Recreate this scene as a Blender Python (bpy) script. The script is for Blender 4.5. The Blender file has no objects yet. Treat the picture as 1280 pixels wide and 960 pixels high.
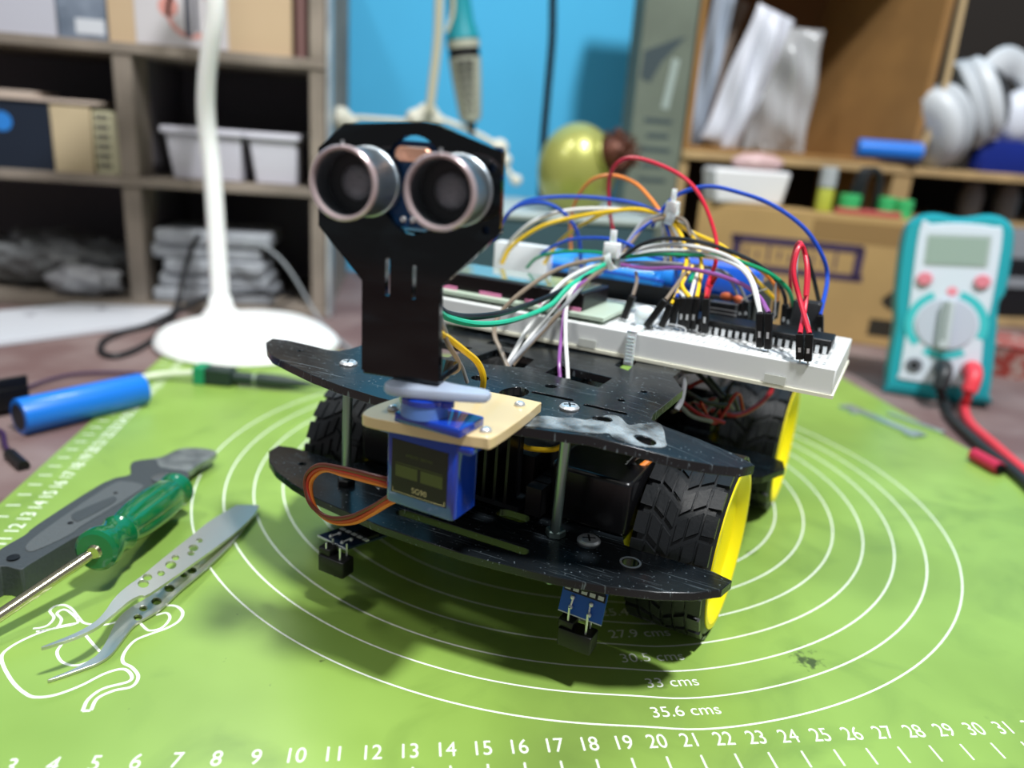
import bpy, bmesh, math, random, mathutils.geometry
from mathutils import Vector, Matrix, Quaternion
random.seed(7)
PI = math.pi
S = 0.01                      # all modelling numbers are centimetres
# ------------------------------------------------------------------ camera
CAM = Vector((12.5403, -16.8837, 15.9711)); YAW, PITCH, ROLL, FPX = 0.1492, 0.3067, 0.0741, 957.56
_f = Vector((math.sin(YAW)*math.cos(PITCH), math.cos(YAW)*math.cos(PITCH), -math.sin(PITCH)))
_r0 = Vector((math.cos(YAW), -math.sin(YAW), 0)); _u0 = _r0.cross(_f)
CR = _r0*math.cos(ROLL)+_u0*math.sin(ROLL); CU = -_r0*math.sin(ROLL)+_u0*math.cos(ROLL); CF = _f
scn = bpy.context.scene
cam = bpy.data.cameras.new('camera'); camo = bpy.data.objects.new('camera', cam); scn.collection.objects.link(camo)
m = Matrix((CR, CU, -CF)).transposed().to_4x4(); m.translation = CAM*S; camo.matrix_world = m
cam.sensor_width = 36; cam.lens = FPX/1280*36; cam.clip_start = 0.01; cam.clip_end = 20
cam.dof.use_dof = True; cam.dof.focus_distance = 0.235; cam.dof.aperture_fstop = 6.4
scn.camera = camo
# ------------------------------------------------------------------ world and lights
w = bpy.data.worlds.new('room_light'); scn.world = w; w.use_nodes = True
w.node_tree.nodes['Background'].inputs[0].default_value = (0.9, 0.95, 1.0, 1)
w.node_tree.nodes['Background'].inputs[1].default_value = 0.22
def area(name, loc, target, size, power, col=(1, 1, 1), shape='DISK', sy=None):
    l = bpy.data.lights.new(name, 'AREA'); l.shape = shape; l.size = size*S; l.energy = power; l.color = col
    if sy: l.size_y = sy*S
    o = bpy.data.objects.new(name, l); scn.collection.objects.link(o)
    o.location = Vector(loc)*S
    o.rotation_euler = (Vector(target)-Vector(loc)).to_track_quat('-Z', 'Y').to_euler()
    return o
area('ceiling_lamp', (52, -40, 150), (20, 20, 0), 14, 36, (0.96, 0.98, 1.0))
area('second_ceiling_lamp', (-50, -12, 150), (14, 12, 0), 22, 7.5, (1.0, 0.99, 0.96))
area('desk_lamp_light', (1.2, 32, 36.3), (3, 24, 0), 9, 0.5, (1.0, 0.99, 0.95))
scn.view_settings.view_transform = 'Standard'; scn.view_settings.look = 'None'
scn.view_settings.exposure = 0.0; scn.view_settings.gamma = 1.0; scn.view_settings.use_curve_mapping = False
# ------------------------------------------------------------------ frames of reference
def ray(px, py): return CR*((px-640)/FPX) - CU*((py-480)/FPX) + CF
def G(px, py, z=0.0):                       # point on the horizontal plane at height z
    d = ray(px, py); return CAM + d*((z-CAM.z)/d.z)
def WY(px, py, y):                          # point on the upright plane Y = y
    d = ray(px, py); return CAM + d*((y-CAM.y)/d.y)
RX, RY, RT = 14.9706, 6.7735, -0.61625      # robot's frame: u across, v backwards, z up
def loc_(p):
    dx, dy = p[0]-RX, p[1]-RY; c, s = math.cos(RT), math.sin(RT)
    return Vector((dx*c+dy*s, -dx*s+dy*c, p[2]))
def wor(u, v, z):
    c, s = math.cos(RT), math.sin(RT); return Vector((RX+u*c-v*s, RY+u*s+v*c, z))
OL = loc_(CAM)
def _lr(px, py):
    r = ray(px, py); c, s = math.cos(RT), math.sin(RT); return Vector((r.x*c+r.y*s, -r.x*s+r.y*c, r.z))
def RV(px, py, v):
    d = _lr(px, py); return OL + d*((v-OL.y)/d.y)
def RZ(px, py, z):
    d = _lr(px, py); return OL + d*((z-OL.z)/d.z)
# ------------------------------------------------------------------ materials
def lin(c): return c/12.92 if c <= 0.04045 else ((c+0.055)/1.055)**2.4
def rgb(h):
    if isinstance(h, (tuple, list)): return tuple(h[:3])
    return tuple(lin(int(h[i:i+2], 16)/255) for i in (0, 2, 4))
MATS = {}
def mat(name, col, rough=0.5, metal=0.0, spec=0.5, noise=0.0, nscale=40, col2=None, bump=0.0, bscale=200, trans=0.0, ior=1.45,
        emit=None, coat=0.0, sss=0.0, stretch=None, thr=(0.35, 0.65), alpha=1.0, detail=4):
    if name in MATS: return MATS[name]
    m = bpy.data.materials.new(name); m.use_nodes = True; nt = m.node_tree; b = nt.nodes['Principled BSDF']
    col = rgb(col)
    b.inputs['Base Color'].default_value = (*col, 1); b.inputs['Roughness'].default_value = rough
    b.inputs['Metallic'].default_value = metal; b.inputs['Specular IOR Level'].default_value = spec
    b.inputs['Transmission Weight'].default_value = trans; b.inputs['IOR'].default_value = ior
    b.inputs['Coat Weight'].default_value = coat; b.inputs['Alpha'].default_value = alpha
    if sss: b.inputs['Subsurface Weight'].default_value = sss; b.inputs['Subsurface Scale'].default_value = 0.003
    if emit: b.inputs['Emission Color'].default_value = (*col, 1); b.inputs['Emission Strength'].default_value = emit
    if noise or bump:
        tc = nt.nodes.new('ShaderNodeTexCoord'); mp = nt.nodes.new('ShaderNodeMapping')
        nt.links.new(tc.outputs['Object'], mp.inputs['Vector'])
        if stretch: mp.inputs['Scale'].default_value = stretch
    if noise:
        n = nt.nodes.new('ShaderNodeTexNoise'); n.inputs['Scale'].default_value = nscale; n.inputs['Detail'].default_value = detail
        nt.links.new(mp.outputs[0], n.inputs['Vector'])
        cr = nt.nodes.new('ShaderNodeValToRGB'); c2 = rgb(col2) if col2 else tuple(x*(1-noise) for x in col)
        cr.color_ramp.elements[0].position = thr[0]; cr.color_ramp.elements[1].position = thr[1]
        cr.color_ramp.elements[0].color = (*col, 1); cr.color_ramp.elements[1].color = (*c2, 1)
        nt.links.new(n.outputs['Fac'], cr.inputs['Fac']); nt.links.new(cr.outputs['Color'], b.inputs['Base Color'])
    if bump:
        n = nt.nodes.new('ShaderNodeTexNoise'); n.inputs['Scale'].default_value = bscale; n.inputs['Detail'].default_value = 3
        nt.links.new(mp.outputs[0], n.inputs['Vector'])
        bp = nt.nodes.new('ShaderNodeBump'); bp.inputs['Strength'].default_value = bump; bp.inputs['Distance'].default_value = 0.0006
        nt.links.new(n.outputs['Fac'], bp.inputs['Height']); nt.links.new(bp.outputs['Normal'], b.inputs['Normal'])
    MATS[name] = m; return m
def scratched(name, base, rough, strength, col2, scales=(6, 120, 30), thr=(0.60, 0.68), haze=0.0):
    m = mat(name, base, rough, spec=0.5); nt = m.node_tree; b = nt.nodes['Principled BSDF']
    tc = nt.nodes.new('ShaderNodeTexCoord'); last = None
    for i, rot in enumerate((0.5, -0.9, 1.4)):
        mp = nt.nodes.new('ShaderNodeMapping'); mp.inputs['Rotation'].default_value = (0, 0, rot); mp.inputs['Scale'].default_value = (22, 1500, 80)
        mp.inputs['Location'].default_value = (i*3.1, i*1.7, 0)
        nt.links.new(tc.outputs['Object'], mp.inputs['Vector'])
        n = nt.nodes.new('ShaderNodeTexNoise'); n.inputs['Scale'].default_value = 1.6; n.inputs['Detail'].default_value = 2
        nt.links.new(mp.outputs[0], n.inputs['Vector'])
        cr = nt.nodes.new('ShaderNodeValToRGB'); cr.color_ramp.elements[0].position = thr[0]; cr.color_ramp.elements[1].position = thr[1]
        nt.links.new(n.outputs['Fac'], cr.inputs['Fac'])
        if last is None: last = cr.outputs['Color']
        else:
            a = nt.nodes.new('ShaderNodeMath'); a.operation = 'MAXIMUM'; nt.links.new(last, a.inputs[0]); nt.links.new(cr.outputs['Color'], a.inputs[1]); last = a.outputs[0]
    # dust specks
    n = nt.nodes.new('ShaderNodeTexNoise'); n.inputs['Scale'].default_value = 900; n.inputs['Detail'].default_value = 1
    nt.links.new(tc.outputs['Object'], n.inputs['Vector'])
    cr = nt.nodes.new('ShaderNodeValToRGB'); cr.color_ramp.elements[0].position = 0.70; cr.color_ramp.elements[1].position = 0.76
    nt.links.new(n.outputs['Fac'], cr.inputs['Fac'])
    a = nt.nodes.new('ShaderNodeMath'); a.operation = 'MAXIMUM'; nt.links.new(last, a.inputs[0]); nt.links.new(cr.outputs['Color'], a.inputs[1])
    s = nt.nodes.new('ShaderNodeMath'); s.operation = 'MULTIPLY'; s.inputs[1].default_value = strength; nt.links.new(a.outputs[0], s.inputs[0])
    mx = nt.nodes.new('ShaderNodeMix'); mx.data_type = 'RGBA'; nt.links.new(s.outputs[0], mx.inputs['Factor'])
    mx.inputs['A'].default_value = (*rgb(base), 1); mx.inputs['B'].default_value = (*rgb(col2), 1)
    nt.links.new(mx.outputs['Result'], b.inputs['Base Color'])
    r = nt.nodes.new('ShaderNodeMath'); r.operation = 'MULTIPLY_ADD'; nt.links.new(s.outputs[0], r.inputs[0]); r.inputs[1].default_value = 0.5; r.inputs[2].default_value = rough
    hz = nt.nodes.new('ShaderNodeTexNoise'); hz.inputs['Scale'].default_value = 45; hz.inputs['Detail'].default_value = 5; nt.links.new(tc.outputs['Object'], hz.inputs['Vector'])
    h2 = nt.nodes.new('ShaderNodeMath'); h2.operation = 'MULTIPLY_ADD'; nt.links.new(hz.outputs['Fac'], h2.inputs[0]); h2.inputs[1].default_value = haze; nt.links.new(r.outputs[0], h2.inputs[2])
    nt.links.new(h2.outputs[0], b.inputs['Roughness'])
    return m
# ------------------------------------------------------------------ mesh builder
class B:
    def __init__(s): s.v = []; s.f = []; s.mi = []; s.sm = []; s.cur = 0
    def add(s, vs, fs, smooth=True):
        o = len(s.v); s.v += [tuple(x) for x in vs]
        for f in fs: s.f.append(tuple(i+o for i in f)); s.mi.append(s.cur); s.sm.append(smooth)
        return s
    def hexa(s, p):   # 8 points: bottom 4 ccw, top 4
        return s.add(p, [(3,2,1,0), (4,5,6,7), (0,1,5,4), (1,2,6,5), (2,3,7,6), (3,0,4,7)], False)
    def box(s, x, y, z, M=None):
        p = [(x[0],y[0],z[0]), (x[1],y[0],z[0]), (x[1],y[1],z[0]), (x[0],y[1],z[0]), (x[0],y[0],z[1]), (x[1],y[0],z[1]), (x[1],y[1],z[1]), (x[0],y[1],z[1])]
        if M: p = [M @ Vector(q) for q in p]
        return s.hexa(p)
    def rbox(s, x, y, z, r=0.1, n=3, M=None):   # vertical-edge rounded box with small chamfer top and bottom
        pts = rrect(x[0], y[0], x[1], y[1], r, n); return s.prism(pts, z[0], z[1], M, ch=min(r*0.4, (z[1]-z[0])*0.25))
    def prism(s, poly, z0, z1, M=None, ch=0.0):
        n = len(poly); cx = sum(p[0] for p in poly)/n; cy = sum(p[1] for p in poly)/n
        R = max(math.hypot(p[0]-cx, p[1]-cy) for p in poly)
        lay = [(z0, ch), (z0+ch, 0), (z1-ch, 0), (z1, ch)] if ch > 0 else [(z0, 0), (z1, 0)]
        vs = []
        for z, c in lay:
            k = 1-c/R
            for p in poly: vs.append(Vector((cx+(p[0]-cx)*k, cy+(p[1]-cy)*k, z)))
        if M: vs = [M @ v for v in vs]
        fs = [tuple(reversed(range(n)))]; L = len(lay)
        for l in range(L-1):
            for i in range(n):
                j = (i+1) % n; fs.append((l*n+i, l*n+j, (l+1)*n+j, (l+1)*n+i))
        fs.append(tuple((L-1)*n+i for i in range(n)))
        return s.add(vs, fs)
    def lathe(s, prof, o, ax, n=32, caps=True):
        o = Vector(o); q = Vector(ax).normalized().to_track_quat('Z', 'Y'); vs = []; L = len(prof)
        for r, h in prof:
            for i in range(n):
                a = 2*PI*i/n; vs.append(o + q @ Vector((r*math.cos(a), r*math.sin(a), h)))
        fs = []
        for l in range(L-1):
            for i in range(n):
                j = (i+1) % n; fs.append((l*n+i, l*n+j, (l+1)*n+j, (l+1)*n+i))
        if caps:
            fs.append(tuple(reversed(range(n)))); fs.append(tuple((L-1)*n+i for i in range(n)))
        return s.add(vs, fs)
    def cyl(s, p0, p1, r0, r1=None, n=20):
        p0 = Vector(p0); p1 = Vector(p1); r1 = r0 if r1 is None else r1
        return s.lathe([(r0, 0), (r1, (p1-p0).length)], p0, p1-p0, n)
    def sphere(s, c, r, n=24, sc=(1, 1, 1), M=None):
        c = Vector(c); vs = []; fs = []; h = n//2
        for i in range(1, h):
            t = PI*i/h
            for j in range(n):
                a = 2*PI*j/n; vs.append(Vector((r*sc[0]*math.sin(t)*math.cos(a), r*sc[1]*math.sin(t)*math.sin(a), r*sc[2]*math.cos(t))))
        vs.append(Vector((0, 0, r*sc[2]))); vs.append(Vector((0, 0, -r*sc[2]))); T = len(vs)-2
        if M: vs = [M @ v for v in vs]
        vs = [v+c for v in vs]
        for i in range(h-2):
            for j in range(n):
                k = (j+1) % n; fs.append((i*n+j, (i+1)*n+j, (i+1)*n+k, i*n+k))
        for j in range(n):
            k = (j+1) % n; fs.append((T, j, k)); fs.append((T+1, (h-2)*n+k, (h-2)*n+j))
        return s.add(vs, fs)
    def tube(s, pts, r, n=8, closed=False, flat=1.0, sub=8, raw=False):
        P = [Vector(p) for p in pts]
        if not raw: P = spline(P, sub, closed)
        N = len(P); rr = r if callable(r) else (lambda t: r); vs = []
        up = Vector((0.013, 0.027, 1)).normalized(); prev = None
        for i, p in enumerate(P):
            if closed: t = P[(i+1) % N]-P[i-1]
            else: t = P[min(i+1, N-1)]-P[max(i-1, 0)]
            if t.length < 1e-9: t = Vector((0, 0, 1))
            t.normalize()
            a = (prev if prev is not None else up.cross(t)); a = a - t*a.dot(t)
            if a.length < 1e-4: a = Vector((1, 0, 0)) - t*t.x
            a.normalize(); prev = a; b = t.cross(a); R = rr(i/max(1, N-1))
            for k in range(n):
                g = 2*PI*k/n; vs.append(p + a*(R*math.cos(g)) + b*(R*flat*math.sin(g)))
        fs = []
        for i in range(N if closed else N-1):
            for k in range(n):
                j = (k+1) % n; i2 = (i+1) % N; fs.append((i*n+k, i*n+j, i2*n+j, i2*n+k))
        if not closed: fs.append(tuple(reversed(range(n)))); fs.append(tuple((N-1)*n+k for k in range(n)))
        return s.add(vs, fs)
def spline(P, sub=8, closed=False):
    P = [Vector(p) for p in P]; out = []; N = len(P)
    if N < 3 and not closed: return P
    for i in range(N if closed else N-1):
        if closed: a, b, c, d = P[i-1], P[i], P[(i+1) % N], P[(i+2) % N]
        else: a, b, c, d = (P[i-1] if i else P[0]*2-P[1]), P[i], P[i+1], (P[i+2] if i+2 < N else P[-1]*2-P[-2])
        for k in range(sub):
            t = k/sub
            out.append(0.5*((2*b)+(c-a)*t+(2*a-5*b+4*c-d)*t*t+(3*b-a-3*c+d)*t**3))
    if not closed: out.append(P[-1])
    return out
def rrect(x0, y0, x1, y1, r, n=4):
    out = []
    for cx, cy, a0 in ((x1-r, y1-r, 0), (x0+r, y1-r, PI/2), (x0+r, y0+r, PI), (x1-r, y0+r, 1.5*PI)):
        for k in range(n+1):
            a = a0+PI/2*k/n; out.append((cx+r*math.cos(a), cy+r*math.sin(a)))
    return out
def circ(cx, cy, r, n=20, ry=None): return [(cx+r*math.cos(2*PI*i/n), cy+(ry or r)*math.sin(2*PI*i/n)) for i in range(n)]
def smooth2(pts, sub=5, closed=True): return [(p.x, p.y) for p in spline([Vector((a, b, 0)) for a, b in pts], sub, closed)]
COL = scn.collection
def finish(me, name, mats, parent=None, angle=35, bevel=0.0, bseg=2):
    o = bpy.data.objects.new(name, me); COL.objects.link(o)
    for m_ in (mats if isinstance(mats, (list, tuple)) else [mats]): me.materials.append(m_)
    if parent is not None: o.parent = parent
    if bevel:
        md = o.modifiers.new('bevel', 'BEVEL'); md.width = bevel*S; md.segments = bseg; md.limit_method = 'ANGLE'; md.angle_limit = math.radians(40)
    return o
def obj(name, b, mats, parent=None, bevel=0.0, angle=35, label=None, kind=None, origin=None):
    me = bpy.data.meshes.new(name); og = Vector(origin) if origin is not None else Vector((0, 0, 0))
    me.from_pydata([tuple((Vector(v)-og)*S) for v in b.v], [], b.f)
    me.polygons.foreach_set('material_index', b.mi); me.polygons.foreach_set('use_smooth', [True]*len(b.f))
    bm = bmesh.new(); bm.from_mesh(me); bmesh.ops.recalc_face_normals(bm, faces=bm.faces); bm.to_mesh(me); bm.free()
    me.update(); me.set_sharp_from_angle(angle=math.radians(angle))
    o = finish(me, name, mats, parent, bevel=bevel)
    if origin is not None: o.location = og*S
    if label: o['label'] = label
    if kind: o['kind'] = kind
    return o
def thing(name, label, cat, loc=(0, 0, 0), rz=0.0, group=None):
    o = bpy.data.objects.new(name, None); COL.objects.link(o); o.location = Vector(loc)*S; o.rotation_euler = (0, 0, rz)
    o.empty_display_size = 0.01; o['label'] = label; o['category'] = cat
    if group: o['group'] = group
    return o
def tag(o, label=None, cat=None, group=None, kind=None):
    if label: o['label'] = label
    if cat: o['category'] = cat
    if group: o['group'] = group
    if kind: o['kind'] = kind
    return o
def inside(p, poly):
    x, y = p; c = False; n = len(poly); j = n-1
    for i in range(n):
        xi, yi = poly[i]; xj, yj = poly[j]
        if (yi > y) != (yj > y) and x < (xj-xi)*(y-yi)/(yj-yi)+xi: c = not c
        j = i
    return c
def plate(name, outer, holes, thick, mats, fn, parent=None, bev=0.03, label=None, angle=30, grid=0):
    """flat sheet with holes; fn maps (x, y, t) with t in [0, thick] to a point in cm"""
    loops = []; pts = []
    for poly in [outer]+list(holes):
        idx = []
        for p in poly: idx.append(len(pts)); pts.append(Vector((p[0], p[1])))
        loops.append(idx)
    edges = [(l[i], l[(i+1) % len(l)]) for l in loops for i in range(len(l))]
    if grid:
        xs = [p[0] for p in outer]; ys = [p[1] for p in outer]; x = min(xs)+grid/2
        while x < max(xs):
            y = min(ys)+grid/2
            while y < max(ys):
                if inside((x, y), outer) and not any(inside((x, y), h) for h in holes): pts.append(Vector((x, y)))
                y += grid
            x += grid
    V, E_, F, ov, oe, of = mathutils.geometry.delaunay_2d_cdt(pts, edges, [], 0, 1e-6)
    back = {}
    for i, src in enumerate(ov):
        for k in src: back[k] = i
    F = [f for f in F if inside(((V[f[0]].x+V[f[1]].x+V[f[2]].x)/3, (V[f[0]].y+V[f[1]].y+V[f[2]].y)/3), outer) and not any(inside(((V[f[0]].x+V[f[1]].x+V[f[2]].x)/3, (V[f[0]].y+V[f[1]].y+V[f[2]].y)/3), h) for h in holes)]
    n = len(V); vs = [fn(v.x, v.y, 0) for v in V]+[fn(v.x, v.y, thick) for v in V]
    fs = [tuple(reversed(f)) for f in F]+[tuple(i+n for i in f) for f in F]
    for l in loops:
        for i in range(len(l)):
            a_, b_ = back[l[i]], back[l[(i+1) % len(l)]]
            if a_ != b_: fs.append((a_, b_, b_+n, a_+n))
    me = bpy.data.meshes.new(name); me.from_pydata([tuple(Vector(v)*S) for v in vs], [], fs)
    bm = bmesh.new(); bm.from_mesh(me); bmesh.ops.delete(bm, geom=[v for v in bm.verts if not v.link_faces], context='VERTS')
    bmesh.ops.recalc_face_normals(bm, faces=bm.faces); bm.to_mesh(me); bm.free()
    me.polygons.foreach_set('use_smooth', [True]*len(me.polygons)); me.set_sharp_from_angle(angle=math.radians(angle))
    o = finish(me, name, mats, parent, bevel=bev)
    if label: o['label'] = label
    return o
def text(name, s, size, mats, fn, parent=None, thick=0.0, rot=0.0, at=(0, 0), align='CENTER', sx=1.0, shear=0.0, label=None):
    cu = bpy.data.curves.new('t', 'FONT'); cu.body = s; cu.size = size; cu.align_x = align; cu.align_y = 'CENTER'; cu.extrude = thick; cu.shear = shear
    tmp = bpy.data.objects.new('t', cu); me = bpy.data.meshes.new_from_object(tmp); bpy.data.objects.remove(tmp); bpy.data.curves.remove(cu)
    c, s_ = math.cos(rot), math.sin(rot)
    for v in me.vertices:
        x, y = v.co.x*sx, v.co.y
        v.co = Vector(fn(at[0]+x*c-y*s_, at[1]+x*s_+y*c, v.co.z))*S
    me.name = name; me.materials.clear()
    o = finish(me, name, mats, parent)
    if label: o['label'] = label
    return o
# common materials
M_white = mat('white_plastic', 'e9ecec', 0.4)
M_black = mat('black_plastic', '0c0c0d', 0.42)
M_gloss = mat('gloss_black', '08080a', 0.12, spec=0.6)
M_steel = mat('steel', 'c9cccd', 0.22, metal=1.0, bump=0.15, bscale=900)
M_zinc = mat('zinc', '8fa39d', 0.35, metal=0.9)
M_card = mat('cardboard', 'b89b6d', 0.85, noise=0.25, nscale=30, bump=0.2, bscale=400)
M_cardin = mat('cardboard_inside', '7a5a3a', 0.9, noise=0.2, nscale=20)
M_pcbb = mat('pcb_blue', '0f3f8f', 0.35)
M_solder = mat('solder', 'e2e4e5', 0.33, metal=0.7)
M_print = mat('mat_print', 'eef3e6', 0.5)
# ================================================================== desk and mat
def desk():
    m = mat('desk_wood', '6d5552', 0.62, noise=0.5, nscale=14, col2='8d7d79', bump=0.4, bscale=120, thr=(0.4, 0.7), detail=8)
    b = B(); b.box((-60, 120), (-50, 84), (-3.1, -0.1))
    t = thing('desk', 'reddish-brown worn wooden desk under the green mat and shelves', 'desk', (20, 20, -3.1))
    o = obj('tabletop', b, m, None, bevel=0.1); o.parent = t; o.matrix_parent_inverse = Matrix.Translation(Vector((-20, -20, 3.1))*S)
desk()
def mat_material():
    m = mat('mat_green', '6f9f35', 0.42, spec=0.45, coat=0.25); nt = m.node_tree; b = nt.nodes['Principled BSDF']
    tc = nt.nodes.new('ShaderNodeTexCoord')
    def noise(scale, d, p0, p1, c0=(0, 0, 0, 1), c1=(1, 1, 1, 1), dist=0.0):
        n = nt.nodes.new('ShaderNodeTexNoise'); n.inputs['Scale'].default_value = scale; n.inputs['Detail'].default_value = d; n.inputs['Distortion'].default_value = dist
        nt.links.new(tc.outputs['Object'], n.inputs['Vector']); cr = nt.nodes.new('ShaderNodeValToRGB')
        cr.color_ramp.elements[0].position = p0; cr.color_ramp.elements[1].position = p1
        cr.color_ramp.elements[0].color = c0; cr.color_ramp.elements[1].color = c1
        nt.links.new(n.outputs['Fac'], cr.inputs['Fac']); return cr.outputs['Color']
    def mix(a, bcol, fac, k=1.0):
        mx = nt.nodes.new('ShaderNodeMix'); mx.data_type = 'RGBA'; mm = nt.nodes.new('ShaderNodeMath'); mm.operation = 'MULTIPLY'; mm.inputs[1].default_value = k
        nt.links.new(fac, mm.inputs[0]); nt.links.new(mm.outputs[0], mx.inputs['Factor'])
        if hasattr(a, 'links'): nt.links.new(a, mx.inputs['A'])
        else: mx.inputs['A'].default_value = (*rgb(a), 1)
        mx.inputs['B'].default_value = (*rgb(bcol), 1); return mx.outputs['Result']
    c = mix('809f45', '8fb052', noise(14, 3, 0.35, 0.65))
    c = mix(c, '6c8a3c', noise(22, 6, 0.54, 0.72, dist=1.5), 0.5)       # worn brownish film
    c = mix(c, '5d7038', noise(9, 8, 0.52, 0.75, dist=0.8), 0.45)
    c = mix(c, '39451f', noise(60, 5, 0.70, 0.76), 0.5)
    c = mix(c, '31371f', noise(160, 2, 0.755, 0.79), 0.7)                # specks
    # soot smear at one place
    mp = nt.nodes.new('ShaderNodeMapping'); mp.inputs['Location'].default_value = (-0.2637, -0.0337, 0); nt.links.new(tc.outputs['Object'], mp.inputs['Vector'])
    ln = nt.nodes.new('ShaderNodeVectorMath'); ln.operation = 'LENGTH'; nt.links.new(mp.outputs[0], ln.inputs[0])
    n2 = nt.nodes.new('ShaderNodeTexNoise'); n2.inputs['Scale'].default_value = 350; n2.inputs['Detail'].default_value = 4; nt.links.new(tc.outputs['Object'], n2.inputs['Vector'])
    ad = nt.nodes.new('ShaderNodeMath'); ad.operation = 'MULTIPLY_ADD'; nt.links.new(n2.outputs['Fac'], ad.inputs[0]); ad.inputs[1].default_value = 0.022; nt.links.new(ln.outputs['Value'], ad.inputs[2])
    cr = nt.nodes.new('ShaderNodeValToRGB'); cr.color_ramp.elements[0].position = 0.0135; cr.color_ramp.elements[1].position = 0.0155
    cr.color_ramp.elements[0].color = (1, 1, 1, 1); cr.color_ramp.elements[1].color = (0, 0, 0, 1); nt.links.new(ad.outputs[0], cr.inputs['Fac'])
    c = mix(c, '30381c', cr.outputs['Color'], 0.85)
    nt.links.new(c, b.inputs['Base Color']); b.inputs['Coat Roughness'].default_value = 0.3
    n = nt.nodes.new('ShaderNodeTexNoise'); n.inputs['Scale'].default_value = 18; n.inputs['Detail'].default_value = 6; nt.links.new(tc.outputs['Object'], n.inputs['Vector'])
    bp = nt.nodes.new('ShaderNodeBump'); bp.inputs['Strength'].default_value = 0.35; bp.inputs['Distance'].default_value = 0.002
    nt.links.new(n.outputs['Fac'], bp.inputs['Height']); nt.links.new(bp.outputs['Normal'], b.inputs['Normal'])
    return m
def cutting_mat():
    t = thing('silicone_mat', 'green silicone craft mat printed with white rings and centimetre rulers', 'mat')
    b = B(); b.prism(rrect(-4.0, -2.6, 46.9, 39.6, 0.8, 5), -0.1, 0.0)
    obj('sheet', b, mat_material(), t)
    cx, cy = 21.06, 18.29; H = 0.004
    def bump(a, R):                            # the small step in each ring beside its size label
        d = (a-(-PI/2-0.03))*R; return 0.10*math.tanh(d*1.2)*math.exp(-(d/4)**2)
    for R in (17.8, 16.5, 15.24, 13.97, 12.7, 11.43, 10.16, 8.9, 7.6):
        b = B(); n = 240; vs = []; wd = 0.033
        for i in range(n):
            a = 2*PI*i/n-PI/2-0.0; aa = (a+PI/2+PI) % (2*PI)-PI-PI/2
            r = R+bump(aa, R)
            vs += [(cx+(r-wd)*math.cos(a), cy+(r-wd)*math.sin(a), H), (cx+(r+wd)*math.cos(a), cy+(r+wd)*math.sin(a), H)]
        b.add(vs, [(2*i, 2*i+1, (2*i+3) % (2*n), (2*i+2) % (2*n)) for i in range(n)])
        obj('ring_line', b, M_print, t)
    fn = lambda x, y, z: (x, y, H)
    for s, (x, y) in {'35.6 cms': (21.27, 1.17), '33 cms': (21.27, 2.45), '30.5 cms': (21.0, 3.69), '27.9 cms': (20.95, 4.98), '25.4 cms': (20.95, 6.25), '22.9 cms': (20.95, 7.5), '20.3 cms': (20.95, 8.75)}.items():
        text('ring_label', s, 0.62, M_print, fn, t, at=(x, y), rot=0.03)
    for i in range(1, 33):
        text('ruler_numeral', str(i), 0.74, M_print, fn, t, at=(i, 0.0), sx=0.82)
    b = B()
    for i in range(0, 33):
        b.box((i+0.1-0.028, i+0.1+0.028), (-1.15, -0.55), (0, H))
    for i in range(1, 39): b.box((-3.7, -3.15), (i+0.395-0.035, i+0.395+0.035), (0, H))
    obj('ruler_tick', b, M_print, t, kind='stuff')
    for i in range(1, 38):
        text('ruler_numeral', str(i), 0.80, M_print, fn, t, at=(-2.45, i+0.4), rot=PI/2*0.97)
    # line drawing of a kettle
    Z = lambda p: G(p[0]/2.667, 600+p[1]/2.667, H)
    def line(pts, wd=0.045, closed=False):
        P = spline([Z(p) for p in pts], 6, closed); b = B(); vs = []; N = len(P)
        for i, p in enumerate(P):
            tt = (P[(i+1) % N]-P[i-1]) if closed else P[min(i+1, N-1)]-P[max(i-1, 0)]
            nn = Vector((-tt.y, tt.x, 0)).normalized()*wd; vs += [p-nn, p+nn]
        b.add(vs, [(2*i, 2*i+1, (2*i+3) % (2*N), (2*i+2) % (2*N)) for i in range(N if closed else N-1)])
        obj('drawn_line', b, M_print, t)
    line([(110, 495), (135, 492), (162, 482), (180, 458), (166, 436), (185, 420), (215, 417), (240, 430), (262, 458), (285, 478), (350, 482), (400, 470)])
    line([(120, 505), (150, 500), (190, 490), (205, 465), (190, 445), (210, 432), (232, 440), (260, 474), (195, 492), (125, 505)])
    line([(262, 476), (200, 488), (110, 518), (30, 560), (5, 598), (40, 670), (90, 715), (130, 724), (190, 715), (270, 685), (350, 645), (410, 630), (438, 650), (428, 672), (345, 695), (295, 730), (275, 770)], 0.05)
    line([(275, 770), (303, 768)]); line([(303, 768), (325, 728), (380, 702), (440, 688), (461, 655), (440, 625), (410, 607), (415, 575), (450, 535), (505, 512), (560, 492), (598, 468), (609, 440), (585, 420), (545, 421), (515, 442)], 0.05)
    line([(520, 450), (555, 443), (566, 462), (540, 492), (500, 502), (480, 490), (462, 470)])
    line([(205, 548), (190, 575), (208, 607), (255, 618), (310, 600)]); line([(272, 500), (300, 535), (333, 572)])
cutting_mat()
# ================================================================== robot
ROB = thing('robot_car', 'four-wheeled black robot car with ultrasonic eyes, breadboard and yellow wheels, standing on the green mat', 'robot', (RX, RY, 0), RT)
M_acr = scratched('black_acrylic', '14181b', 0.04, 0.42, '8d9ba2', thr=(0.685, 0.75), haze=0.36)
M_acr2 = scratched('black_acrylic_clean', '040406', 0.07, 0.04, '56707c')
def mirror(pts): return pts + [(-x, y) for x, y in reversed(pts)]
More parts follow.
